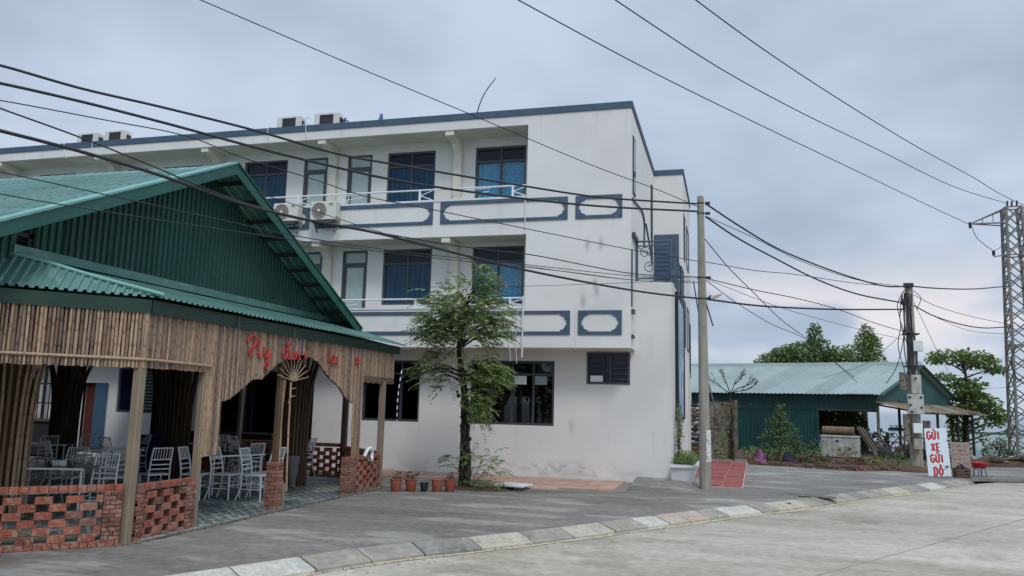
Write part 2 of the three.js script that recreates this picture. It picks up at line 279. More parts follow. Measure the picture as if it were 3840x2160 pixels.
{
  const inner = []; for (let i = 0; i <= 90; i++) inner.push(kAt((i / 90) * KL, 0.005));
  struct('pavement', plan([...inner, [7.4, -28.2], [10, -29.0], [16, -31.5], [22, -34], [16, -36.5], [9.5, -34.5], [5.5, -30.3], [0.6, -30.2], [0.6, -40], [-40, -40], [-40, 12]], 0, 0.1), M.side);
  // two road slabs with an open joint between them
  const outer = []; for (let i = 0; i <= 90; i++) outer.push(kAt((i / 90) * KL, 0.40));
  struct('road', [plan([...outer, [7.9, -28.3], [11, -29.6], [12.8, -30.4], [5.64, -18.66], [0.98, -11.01], [-5.2, -0.8], [-8.2, 6.5]], -0.12, 0.08),
    plan([[12.84, -30.42], [14.5, -31.1], [26, -36], [60, -50], [60, 25], [-3, 25], [-8.17, 6.5], [-5.14, -0.84], [1.04, -11.06], [5.70, -18.70]], -0.118, 0.08)], M.road);
  const sand = []; for (let i = 0; i <= 60; i++) sand.push(kAt((0.18 + 0.8 * i / 60) * KL, 0.39)); for (let i = 60; i >= 0; i--) sand.push(kAt((0.18 + 0.8 * i / 60) * KL, 0.45 + 0.12 * vn(i * 0.8, 5)));
  struct('gutter_sand', plan(sand, -0.113), std({ map: noiseMap([186, 174, 146], 40, 16, { m: 1 }), roughness: 1 }));
}
{ // mountable kerb: single blocks, some painted white, cream or pinkish
  const kerb = structG('kerb');
  const K = { g: M.concrete, w: std({ map: noiseMap([180, 176, 165], 48, 16, { m: 0.7, m2: 0 }), roughness: 0.9 }), y: std({ map: noiseMap([170, 162, 144], 44, 16, { m: 0.7 }), roughness: 0.9 }), p: std({ map: noiseMap([172, 156, 142], 36, 16, { m: 0.7 }), roughness: 0.9 }), d: std({ map: noiseMap([128, 125, 116], 46, 16, { m: 0.9 }), roughness: 0.95 }) };
  const PAINT = [[-4.9, -9.05, 'w'], [-11.35, -12.1, 'y'], [-12.75, -13.55, 'y'], [-14.05, -14.8, 'w'], [-14.85, -15.6, 'p'], [-16.15, -16.75, 'w'], [-16.8, -17.4, 'w'], [-17.75, -18.3, 'y'], [-18.35, -18.95, 'y'], [-19.8, -20.5, 'g'], [-22.4, -23.4, 'y'], [-24.6, -25.3, 'w']];
  let s = 0, i = 0;
  while (s < KL - 0.2) {
    const zc = kAt(s, 0)[1], L = Math.min(rr(0.82, 1.0) * (zc < -13.8 ? 0.66 : 1), KL - s), P = [], a = s + 0.012, b = s + L - 0.012, j = rr(-0.008, 0.008);
    const sec = [[0, -0.14], [0.0, 0.012], [0.05, 0.016], [0.36, -0.07], [0.395, -0.085], [0.40, -0.2]];
    const ring = (q) => sec.map(([o, y]) => { const [x, z] = kAt(q, o + j); return [x, y + j * 0.6, z]; });
    const N = 3, rings = []; for (let k = 0; k <= N; k++) rings.push(ring(mix(a, b, k / N)));
    for (let k = 0; k < N; k++) for (let q = 0; q + 1 < sec.length; q++) { const A = rings[k][q], B = rings[k + 1][q], C = rings[k + 1][q + 1], D = rings[k][q + 1]; P.push(...A, ...B, ...C, ...A, ...C, ...D); }
    for (const rg of [rings[0], rings[N]]) for (let q = 1; q + 1 < sec.length; q++) P.push(...rg[0], ...rg[q], ...rg[q + 1]);
    const g = new THREE.BufferGeometry(); g.setAttribute('position', new THREE.Float32BufferAttribute(P, 3)); g.computeVertexNormals();
    const zm = kAt(s + L / 2, 0)[1], pt = PAINT.find((q) => zm < q[0] && zm > q[1]); part(kerb, 'kerb_stone', g, K[pt ? pt[2] : i % 3 ? 'g' : 'd']); s += L; i++;
  }
}
{ // terracotta paving along the hotel wall, laid tile by tile
  const t = structG('terracotta_paving'); part(t, 'bed', plan([[-11, -20.93], [-2.34, -20.93], [-2.34, -18.42], [-4.37, -17.93], [-5.2, -17.75], [-5.4, -18.9], [-11, -18.9]], 0.012, 0.05), M.mortar);
  const T = [[180, 142, 122], [186, 150, 130], [172, 134, 116], [180, 152, 136]].map((c) => std({ map: noiseMap(c, 26, 16, { m: 0.8, spot: 0.62, spotC: [150, 130, 116] }), roughness: 0.85 }));
  const sh = bx(-0.196, 0.196, 0, 0.022, -0.196, 0.196); boxUV(sh);
  for (let x = -10.8; x < -2.4; x += 0.4) for (let z = -20.72; z < -17.6; z += 0.4) { const lim = x > -5.45 ? -17.75 - (x + 5.2) * 0.235 : -19.0; if (z + 0.2 > lim || x + 0.2 > -2.33) continue; const m = addMesh('tile', sh, T[(rnd() * 4) | 0], t); m.position.set(x, 0.012 + rr(0, 0.004), z); }
}
{ // concrete ramp poured in front of the hotel corner
  const nx = 26, nz = 26, P = [], H = (x, z) => -0.006 + 0.168 * sst(-18.7, -20.6, z) * sst(-0.35, -1.3, x);
  for (let i = 0; i < nx; i++) for (let k = 0; k < nz; k++) { const f = (a, b) => { const z = mix(-18.2, -23.2, b / nz), x0 = -2.30 + 0.14 * sst(-20.9, -18.2, z) * 0, x = mix(x0, 1.2, a / nx); return [x, H(x, z), z]; }; const A = f(i, k), B = f(i + 1, k), C = f(i + 1, k + 1), D = f(i, k + 1); P.push(...A, ...B, ...C, ...A, ...C, ...D); if (i === 0) P.push(A[0], 0, A[2], ...A, ...D, A[0], 0, A[2], ...D, D[0], 0, D[2]); }
  const g = new THREE.BufferGeometry(); g.setAttribute('position', new THREE.Float32BufferAttribute(P, 3)); g.computeVertexNormals(); struct('concrete_ramp', g, M.side);
}
{ // red tiled path between hotel and shed
  const t = structG('red_tiled_path'); part(t, 'bed', plan([[-1.26, -20.9], [0.27, -20.9], [0.56, -31.2], [-0.97, -31.2]], 0.018, 0.06), std({ map: noiseMap([186, 160, 150], 20, 16, { m: 0.6 }) }));
  const T = [[142, 66, 60], [150, 74, 66], [132, 60, 56], [156, 82, 72]].map((c) => std({ map: noiseMap(c, 22, 16, { m: 0.8 }), roughness: 0.7 }));
  const sh = bx(-0.236, 0.236, 0, 0.02, -0.236, 0.236); boxUV(sh);
  for (let i = 0; i < 3; i++) for (let k = 0; k < 20; k++) { const m = addMesh('tile', sh, T[(rnd() * 4) | 0], t); m.position.set(-0.99 + i * 0.5 + 0.0145 * k, 0.02 + rr(0, 0.004), -21.2 - k * 0.5); }
}

// ---------- the hotel ----------
const ZF = -20.94, ZU = -20.03, XL = -26;
const hotel = thing('hotel_building', 'white three storey hotel with blue framed balconies and flat roof behind the pavilion', 'building', [-12, 0, -24]);
const wins = [], doors = [];
for (const y of [[7.52, 9.11, 6.6], [4.62, 6.23, 3.7]]) {
  for (const x of [-6.89, -9.59, -14.37, -17.35, -22.2]) wins.push([x, x + 1.49, y[0], y[1]]);
  for (const x of [-10.87, -12.32, -18.7]) doors.push([x, x + 0.79, y[2], y[1] - 0.01]);
}
const gw = [[-6.83, -4.50, 1.36, 3.07], [-10.04, -8.31, 1.36, 3.05]], small = [-3.63, -2.50, 2.48, 3.31], big = [-14.6, -11.55, 0.12, 2.7], lw = [-18.3, -16.22, 1.38, 2.75], cd = [-19.55, -18.62, 0.12, 2.26];
{
  const t = 0.22;
  part(hotel, 'wall', [
    plate(XL, -1.42, 0, 3.4, ZF - t, ZF, [...gw, small, big, lw, cd]),
    plate(XL, -5.13, 3.4, 6.4, ZF - t, ZF, [...wins, ...doors].filter((w) => w[3] < 7)),
    plate(XL, -5.13, 6.4, 9.6, ZF - t, ZF, [...wins, ...doors].filter((w) => w[3] > 7)),
    bx(-5.13, -1.42, 3.4, 5.18, ZF - t, ZF - 0.001)], M.wall);
  part(hotel, 'upper_wall', [bx(-5.13, -2.37, 3.36, 9.61, ZF + 0.001, ZU)], M.wall);
  const slit = [-20.78, -20.30, 7.4, 8.95], s2 = [-25.5, -25.25, 7.3, 9.0];
  { // side wall of the upper floors with two slit windows, turned into the x plane
    const g = plate(20.945, 26.4, 5.18, 9.61, -0.2, 0, [[25.25, 25.5, 7.3, 8.98]]); g.rotateY(Math.PI / 2); g.translate(-2.372, 0, 0);
    part(hotel, 'side_wall', [g, bx(-1.62, -1.421, 0, 5.18, -31, ZF - t), bx(-1.62, -1.421, 5.18, 9.61, -31, -26.6), bx(-2.37, -1.42, 5.18, 9.61, -26.6, -26.4), bx(XL, -1.42, 0, 9.6, -31.2, -31), bx(XL, XL + 0.2, 0, 9.6, -31, ZF - t)], M.wall);
    for (const [a, b, c, d] of [slit, s2]) { const w = part(hotel, 'window', bx(-2.42, -2.345, c, d, a - 0.02, b + 0.02), M.purlin); part(w, 'pane', bx(-2.346, -2.342, c + 0.06, d - 0.06, a + 0.05, b - 0.05), M.darkGlass); }
  }
  // floors, roof, balcony slabs and parapets
  part(hotel, 'floor_slab', [bx(XL, -2.4, 3.37, 3.58, ZF - 10, ZU - 0.13), bx(XL, -5.13, 6.36, 6.58, ZF - 10, ZU - 0.13), bx(-2.4, -1.42, 5.0, 5.18, -31, ZF - t)], M.ceil);
  part(hotel, 'roof_slab', [bx(XL, -2.375, 9.36, 9.6, ZF - t, ZU - 0.10), bx(XL, -2.57, 9.36, 9.6, -31, ZF - t), bx(-2.57, -1.62, 9.36, 9.6, -31, -26.6)], M.ceil);
  part(hotel, 'eaves_band', bx(XL, -5.13, 9.35, 9.61, ZU - 0.10, ZU), M.wall);
  part(hotel, 'roof_edge', [bx(XL, -2.34, 9.612, 9.79, ZU - 0.2, ZU + 0.03), bx(-2.56, -2.34, 9.612, 9.79, -26.4, ZU - 0.2), bx(-2.56, -1.39, 9.612, 9.79, -26.6, -26.37), bx(-1.62, -1.39, 9.612, 9.79, -31, -26.6)], M.trim);
  part(hotel, 'parapet', [bx(XL, -5.131, 3.355, 4.37, ZU - 0.12, ZU - 0.002), bx(XL, -5.131, 6.345, 7.33, ZU - 0.12, ZU - 0.002)], M.wall);
  part(hotel, 'coping', [bx(XL, -5.14, 4.37, 4.42, ZU - 0.15, ZU + 0.02), bx(XL, -5.14, 7.33, 7.38, ZU - 0.15, ZU + 0.02)], M.white);
  part(hotel, 'soffit', [bx(XL, -2.42, 3.335, 3.352, ZF + 0.002, ZU - 0.03)], M.ceil);
  const beams = []; for (const c of [-7.38, -11.29, -15.2, -19.1, -23]) for (const y of [9.36, 6.345]) {
    const s = new THREE.Shape([[0, 0], [0.88, 0], [0.88, -0.14], [0.35, -0.2], [0.14, -0.42], [0.14, -2.7], [0, -2.7]].map((p) => new THREE.Vector2(...p)));
    const g = new THREE.ExtrudeGeometry(s, { depth: 0.24, bevelEnabled: false }); g.rotateY(-Math.PI / 2); g.translate(c + 0.12, y - 0.002, ZF + 0.002); beams.push(g);
  }
  for (const b of beams) part(hotel, 'column', b, M.ceil);
  // blue plaster frames with stepped round corners
  const hole = (x0, x1, y0, y1, r) => { const p = new THREE.Path(), n = 0.045; const c = (cx, cy, a0) => { for (let k = 0; k <= 6; k++) p.lineTo(cx + r * Math.cos(a0 + k * Math.PI / 12), cy + r * Math.sin(a0 + k * Math.PI / 12)); };
    p.moveTo(x0, y0 + r + n); p.lineTo(x0, y1 - r - n); p.lineTo(x0 + n, y1 - r - n); c(x0 + r + n, y1 - r - n, Math.PI); return p; };
  const oval = (x0, x1, y0, y1, r) => { const p = new THREE.Path(), n = 0.035, Q = [];
    const arc = (cx, cy, a0) => { for (let k = 0; k <= 6; k++) Q.push([cx + r * Math.cos(a0 - k * Math.PI / 12), cy + r * Math.sin(a0 - k * Math.PI / 12)]); };
    Q.push([x0, y0 + r + n]); Q.push([x0, y1 - r - n]); arc(x0 + r + n, y1 - r - n, Math.PI); Q.push([x0 + r + n, y1]); Q.push([x1 - r - n, y1]); arc(x1 - r - n, y1 - r - n, Math.PI / 2); Q.push([x1, y1 - r - n]); Q.push([x1, y0 + r + n]); arc(x1 - r - n, y0 + r + n, 0); Q.push([x1 - r - n, y0]); Q.push([x0 + r + n, y0]); arc(x0 + r + n, y0 + r + n, -Math.PI / 2);
    p.setFromPoints(Q.map((q) => new THREE.Vector2(...q))); p.closePath(); p.isPath = true; return p; };
  const fr = (x0, x1, y0, y1) => part(hotel, 'parapet_frame', plate(x0, x1, y0, y1, ZU + 0.002, ZU + 0.03, [oval(x0 + 0.085, x1 - 0.085, y0 + 0.085, y1 - 0.085, 0.13)]), M.trim);
  for (const [y0, y1, sh] of [[6.70, 7.31, 0], [3.69, 4.31, 0.1]]) { fr(-3.81 + sh, -2.60, y0, y1); for (let k = 0; k < 5; k++) fr(-7.54 + sh - k * 3.74, -4.02 + sh - k * 3.74, y0, y1); }
  // thin plaster joints and pipes on the front
  part(hotel, 'drain_pipe', bar([-5.16, 3.1, ZU + 0.03], [-5.16, 4.7, ZU + 0.03], 0.022), M.white); part(hotel, 'drain_pipe', bar([-5.16, 6.35, ZU + 0.02], [-5.16, 7.3, ZU + 0.02], 0.016), M.white);
  for (const q of [tube([[-5.45, 4.1, ZU + 0.03], [-5.5, 3.6, ZU + 0.05], [-5.46, 3.0, ZU + 0.02]], 0.008), tube([[-5.28, 4.5, ZU + 0.03], [-5.33, 3.7, ZU + 0.05], [-5.3, 2.95, ZU + 0.02]], 0.008), tube([[-3.78, 4.5, ZU + 0.01], [-3.79, 3.9, ZU + 0.012], [-3.76, 3.3, ZU + 0.012]], 0.006)]) part(hotel, 'loose_cable', q, M.rail);
  for (const q of [bar([-2.35, 4.4, ZU + 0.0], [-2.35, 5.85, ZU + 0.0], 0.02), tube([[-2.35, 7.21, -20.12], [-2.35, 7.3, -22.99], [-2.35, 6.5, -22.99]], 0.03, 40), bar([-2.35, 9.0, -25.38], [-2.35, 6.4, -25.36], 0.035), tube([[-2.35, 7.31, -23.54], [-2.35, 7.0, -24.4], [-2.35, 6.6, -25.3]], 0.025)]) part(hotel, 'corner_pipe', q, M.frame);
  for (const b of [bx(-2.36, -2.3, 4.24, 4.34, -20.4, -20.05), bx(-2.36, -2.31, 3.62, 3.7, -20.4, -20.05), bx(-2.36, -2.28, 6.22, 6.32, -20.95, -20.1)]) part(hotel, 'bracket', b, M.frame);
}
function win(w, o = {}) {
  const [x0, x1, y0, y1] = w, z = ZF - 0.13, f = 0.065, tr = o.tr === undefined ? 0.42 : o.tr, n = o.n || 2, yt = y1 - tr;
  const F = [bx(x0, x1, y0, y0 + f, z, z + 0.08), bx(x0, x1, y1 - f, y1, z, z + 0.08), bx(x0, x0 + f, y0 + f, y1 - f, z, z + 0.08), bx(x1 - f, x1, y0 + f, y1 - f, z, z + 0.08)];
  if (tr) F.push(bx(x0 + f, x1 - f, yt - f / 2, yt + f / 2, z + 0.002, z + 0.075));
  const inner = [];
  for (let k = 1; k < n; k++) { const x = mix(x0, x1, k / n); F.push(bx(x - f / 2, x + f / 2, y0 + f, tr ? yt - f / 2 : y1 - f, z + 0.004, z + 0.07)); if (tr) F.push(bx(x - f / 2.6, x + f / 2.6, yt + f / 2, y1 - f, z + 0.004, z + 0.07)); }
  const m = part(hotel, 'window', F, o.frame || M.frame);
  if (o.label) m.userData.label = o.label;
  for (let k = 0; k < n; k++) {
    const a = mix(x0, x1, k / n) + f * (k ? 0.5 : 1), b = mix(x0, x1, (k + 1) / n) - f * (k < n - 1 ? 0.5 : 1);
    part(m, 'pane', bx(a, b, y0 + f, (tr ? yt - f / 2 : y1 - f), z + 0.03 + 0.012 * (k % 2), z + 0.036 + 0.012 * (k % 2)), o.glass || M.darkGlass);
    if (tr) part(m, 'pane', bx(a, b, yt + f / 2, y1 - f, z + 0.03, z + 0.036), o.glassTop || o.glass || M.transomGlass);
  }
  if (o.curtain) { const P = []; const N = 60, cz = (s) => z - 0.07 + 0.022 * Math.sin(s * N * 0.9) + 0.012 * vn(s * 40, 3); for (let k = 0; k < N; k++) { const a = mix(x0, x1, k / N), b = mix(x0, x1, (k + 1) / N); P.push(quad([a, y0, cz(k / N)], [b, y0, cz((k + 1) / N)], [b, yt, cz((k + 1) / N)], [a, yt, cz(k / N)])); } part(m, 'curtain', P, M.curtain); }
  return m;
}
function door(w) {
  const [x0, x1, y0, y1] = w, z = ZF - 0.1, f = 0.07, yt = y1 - 0.36;
  const m = part(hotel, 'door', [bx(x0, x0 + f, y0, y1, z, z + 0.09), bx(x1 - f, x1, y0, y1, z, z + 0.09), bx(x0 + f, x1 - f, y1 - f * 0.7, y1, z, z + 0.09), bx(x0 + f, x1 - f, yt - 0.12, yt, z, z + 0.088), bx(x0 + f, x0 + f + 0.05, y0, yt - 0.12, z + 0.01, z + 0.07), bx(x1 - f - 0.05, x1 - f, y0, yt - 0.12, z + 0.01, z + 0.07)], M.doorFrame);
  part(m, 'pane', bx(x0 + f + 0.05, x1 - f - 0.05, y0 + 0.05, yt - 0.12, z + 0.03, z + 0.036), M.frost);
  part(m, 'pane', bx(x0 + f, x1 - f, yt, y1 - f * 0.7, z + 0.03, z + 0.036), M.frost);
}
for (const w of wins) { const blue = Math.abs(w[0] + 6.89) < 0.01; win(w, blue ? { curtain: 1, glass: M.clearGlass, glassTop: M.transomGlass, label: 'window with bright blue curtains' } : {}); }
for (const d of doors) door(d);
{
  const m = win(gw[0], { n: 4, tr: 0.36, glass: M.groundGlass, label: 'wide ground floor window with pale papers behind the panes' });
  for (const [a, b] of [[-5.62, -5.28], [-5.08, -4.72], [-6.05, -5.85]]) part(m, 'paper', bx(a, b, 2.44, 2.67, ZF - 0.09, ZF - 0.086), M.paper);
  win(gw[1], { n: 3, tr: 0.36, glass: M.groundGlass });
  // room behind the ground floor windows: floor, stacked chair backs seen as a low dark row
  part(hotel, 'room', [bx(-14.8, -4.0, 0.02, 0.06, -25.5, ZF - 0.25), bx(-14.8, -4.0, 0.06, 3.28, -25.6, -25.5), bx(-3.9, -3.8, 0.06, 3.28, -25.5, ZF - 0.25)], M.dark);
  const rows = []; for (let k = 0; k < 22; k++) { const x = -6.2 + k * 0.075 + rr(-0.02, 0.02); rows.push(bar([x, 1.2, -21.7], [x + rr(-0.02, 0.02), 1.6 + rr(0, 0.35), -21.7], 0.008)); }
  part(hotel, 'chair_stack', rows, M.purlin);
  // small barred window under the balcony
  const [x0, x1, y0, y1] = small, z = ZF - 0.06, f = 0.05, xm = (x0 + x1) / 2 + 0.06;
  const s = part(hotel, 'window', [bx(x0, x1, y0, y0 + f, z, z + 0.085), bx(x0, x1, y1 - f, y1, z, z + 0.085), bx(x0, x0 + f, y0 + f, y1 - f, z, z + 0.085), bx(x1 - f, x1, y0 + f, y1 - f, z, z + 0.085), bx(xm - 0.025, xm + 0.025, y0 + f, y1 - f, z, z + 0.08)], M.frame);
  for (let k = 1; k < 6; k++) part(s, 'bar', bar([xm + 0.03, mix(y0, y1, k / 6), z + 0.04], [x1 - f, mix(y0, y1, k / 6), z + 0.04], 0.009), M.steel);
  for (let k = 1; k < 6; k++) part(s, 'bar', bar([x0 + f, mix(y0, y1, k / 6), z + 0.02], [xm - 0.2, mix(y0, y1, k / 6), z + 0.02], 0.008), M.purlin);
  part(s, 'bar', bar([xm - 0.18, y0 + f, z + 0.03], [xm - 0.18, y1 - f, z + 0.03], 0.02), M.frame);
  part(s, 'paper', bx(x0 + 0.09, x0 + 0.42, y0 + 0.06, y0 + 0.22, z + 0.05, z + 0.056), M.paper);
  part(s, 'pane', bx(x0 + f, x1 - f, y0 + f, y1 - f, z - 0.03, z - 0.024), M.transomGlass);
  // left: louvred window, curtained doorway, big dark entrance
  const l = win(lw, { n: 3, tr: 0, glass: M.transomGlass }); for (let k = 0; k < 12; k++) part(l, 'slat', bx(-17.55, -16.3, 1.48 + k * 0.1, 1.54 + k * 0.1, ZF - 0.06, ZF - 0.045), std({ color: lin(0.16, 0.2, 0.2) }));
  const P = []; for (let k = 0; k < 40; k++) { const a = -19.1 + k * 0.0125 * 1.0, b = a + 0.0125, c = (q) => ZF + 0.03 + 0.02 * Math.sin(q * 60); P.push(quad([a - 0.0, 0.3, c(a)], [b, 0.3, c(b)], [b, 2.24, c(b)], [a, 2.24, c(a)])); }
  const dd = part(hotel, 'door', [bx(-19.6, -19.55, 0.1, 2.3, ZF - 0.1, ZF + 0.02), bx(-18.62, -18.57, 0.1, 2.3, ZF - 0.1, ZF + 0.02)], M.white); part(dd, 'curtain', P, std({ color: lin(0.05, 0.12, 0.2), roughness: 0.9 })); part(dd, 'panel', bx(-19.55, -19.12, 0.12, 2.26, ZF - 0.16, ZF - 0.12), std({ color: lin(0.10, 0.02, 0.015) }));
  const bd = part(hotel, 'door', [bx(big[0], big[1], 2.6, 2.7, ZF - 0.12, ZF - 0.04), ...[0, 1, 2, 3].map((k) => bx(mix(big[0], big[1] - 0.07, k / 3), mix(big[0], big[1] - 0.07, k / 3) + 0.07, 0.12, 2.6, ZF - 0.12, ZF - 0.04))], M.black); for (let k = 0; k < 3; k++) part(bd, 'pane', bx(big[0] + 0.07 + k * 1.0, big[0] + 0.96 + k * 1.0, 0.12, 2.6, ZF - 0.09, ZF - 0.084), M.groundGlass);
}
{ // white balcony rails with angular ornaments
  const rail = (y, yb) => { const r = part(hotel, 'railing', [bar([XL, y, ZU - 0.06], [-5.14, y, ZU - 0.06], 0.024)], M.rail);
    for (const c of [-5.16, -8.07 + 0.25, -11.55, -15.3, -19.0, -22.8]) { part(r, 'post', bx(c - 0.4, c - 0.345, yb, y, ZU - 0.085, ZU - 0.035), M.rail); part(r, 'ornament', [bar([c - 0.36, (y + yb) / 2, ZU - 0.06], [c - 0.02, y - 0.03, ZU - 0.06], 0.014), bar([c - 0.36, (y + yb) / 2, ZU - 0.06], [c - 0.02, yb + 0.03, ZU - 0.06], 0.014), bar([c - 0.02, yb + 0.015, ZU - 0.06], [c - 0.36, yb + 0.015, ZU - 0.06], 0.012)], M.rail); }
    for (const c of [-6.9, -10.6, -14.4]) part(r, 'ornament', [bar([c, y - 0.06, ZU - 0.06], [c + 0.75, y - 0.03, ZU - 0.06], 0.013), bar([c + 0.05, y - 0.2, ZU - 0.06], [c + 0.7, y - 0.12, ZU - 0.06], 0.012), bar([c + 0.2, yb, ZU - 0.06], [c + 0.26, y - 0.05, ZU - 0.06], 0.012), bar([c - 0.3, yb + 0.03, ZU - 0.06], [c + 0.3, yb + 0.08, ZU - 0.06], 0.01)], M.rail); };
  rail(7.69, 7.38); rail(4.66, 4.42);
  // roof terrace at the corner: blue door wall and blue railing
  part(hotel, 'terrace_door', [bx(-2.36, -1.56, 5.2, 7.58, -26.395, -26.36)], M.trim);
  const louv = []; for (let k = 0; k < 14; k++) louv.push(bx(-2.3, -1.72, 5.4 + k * 0.14, 5.47 + k * 0.14, -26.36, -26.34)); part(hotel, 'louvre', louv, M.trim);
  part(hotel, 'terrace_side_panel', bx(-1.419, -1.40, 5.18, 6.3, -26.35, -25.0), M.trim);
  const r = part(hotel, 'terrace_railing', [bar([-2.36, 6.25, -20.98], [-1.45, 6.25, -20.98], 0.026), bar([-2.36, 6.13, -20.98], [-1.45, 6.13, -20.98], 0.02), bar([-2.36, 5.26, -20.98], [-1.45, 5.26, -20.98], 0.024), bar([-1.45, 6.25, -20.98], [-1.45, 6.25, -25.6], 0.026), bar([-1.45, 6.13, -20.98], [-1.45, 6.13, -25.6], 0.02), bar([-1.45, 5.26, -20.98], [-1.45, 5.26, -25.6], 0.024)], M.blueRail);
  for (const [x, z] of [[-2.33, -20.98], [-1.45, -20.98], [-1.45, -22.5], [-1.45, -24], [-1.45, -25.6]]) part(r, 'post', bar([x, 5.18, z], [x, 6.25, z], 0.034), M.blueRail);
  const scroll = (x, y, z, s, ax) => { const pts = []; for (let k = 0; k <= 22; k++) { const a = k * 0.42, q = s * (1 - k / 30); const d = q * Math.cos(a), e = q * Math.sin(a); pts.push(ax ? [x, y + e, z + d] : [x + d, y + e, z]); } return tube(pts, 0.012, 40, 5); };
  part(r, 'scroll', [scroll(-2.12, 5.95, -20.98, 0.16), scroll(-2.0, 5.55, -20.98, 0.17), bar([-2.3, 6.1, -20.98], [-1.9, 5.8, -20.98], 0.012)], M.blueRail);
  for (let k = 0; k < 3; k++) part(r, 'scroll', [scroll(-1.45, 5.95, -21.8 - k * 1.5, 0.17, 1), scroll(-1.45, 5.5, -21.4 - k * 1.5, 0.18, 1), scroll(-1.45, 5.5, -22.1 - k * 1.5, 0.16, 1)], M.blueRail);
  for (let k = 0; k < 6; k++) part(r, 'bar', bar([-2.3 + k * 0.05 + 0.55, 5.3, -20.98], [-2.3 + k * 0.05 + 0.55, 5.42 + 0.0, -20.98], 0.01), M.blueRail);
  // windows along the narrow right side
  for (const [z0, z1, y0, y1] of [[-27.3, -26.5, 3.9, 5.4], [-29.6, -28.3, 3.9, 5.4], [-27.3, -26.5, 6.8, 8.3], [-29.6, -28.3, 6.8, 8.3], [-30.6, -29.9, 3.0, 5.0]]) { const w = part(hotel, 'window', [bx(-1.44, -1.395, y0, y1, z0, z0 + 0.08), bx(-1.44, -1.395, y0, y1, z1 - 0.08, z1), bx(-1.44, -1.395, y1 - 0.08, y1, z0 + 0.08, z1 - 0.08), bx(-1.44, -1.395, y0, y0 + 0.08, z0 + 0.08, z1 - 0.08)], M.frame); part(w, 'pane', bx(-1.417, -1.41, y0 + 0.08, y1 - 0.08, z0 + 0.08, z1 - 0.08), M.darkGlass); }
  part(hotel, 'doorway', bx(-1.42, -1.36, 0.15, 3.15, -29.2, -27.6), M.ceil);
}
{ // picture banner fixed on the side wall
  const b = thing('picture_banner', 'tall blue and white picture banner in black frame on the hotel side wall', 'banner', [-1.4, 1.6, -23.5]);
  part(b, 'frame', [bx(-1.418, -1.33, 1.58, 5.05, -22.1, -22.0), bx(-1.418, -1.33, 1.58, 5.05, -25.2, -25.1), bx(-1.418, -1.33, 4.97, 5.05, -25.1, -22.1), bx(-1.418, -1.33, 1.58, 1.66, -25.1, -22.1)], M.black);
  const g = bx(-1.40, -1.36, 1.66, 4.97, -25.1, -22.1); part(b, 'picture', g, std({ map: ctex(256, 256, (u, v) => { const c = fbm(u * 6 + 2, v * 5, 4), y = v; const k = sst(0.42, 0.6, c); let r = mix(96, 190, k), gg = mix(138, 208, k), bl = mix(184, 226, k); if (y < 0.42) { const q = fbm(u * 20, v * 40, 3); r = 88 + q * 60; gg = 128 + q * 50; bl = 158 + q * 40; } return [r, gg, bl]; }, 3.1, 3.4), roughness: 0.4 }));
}
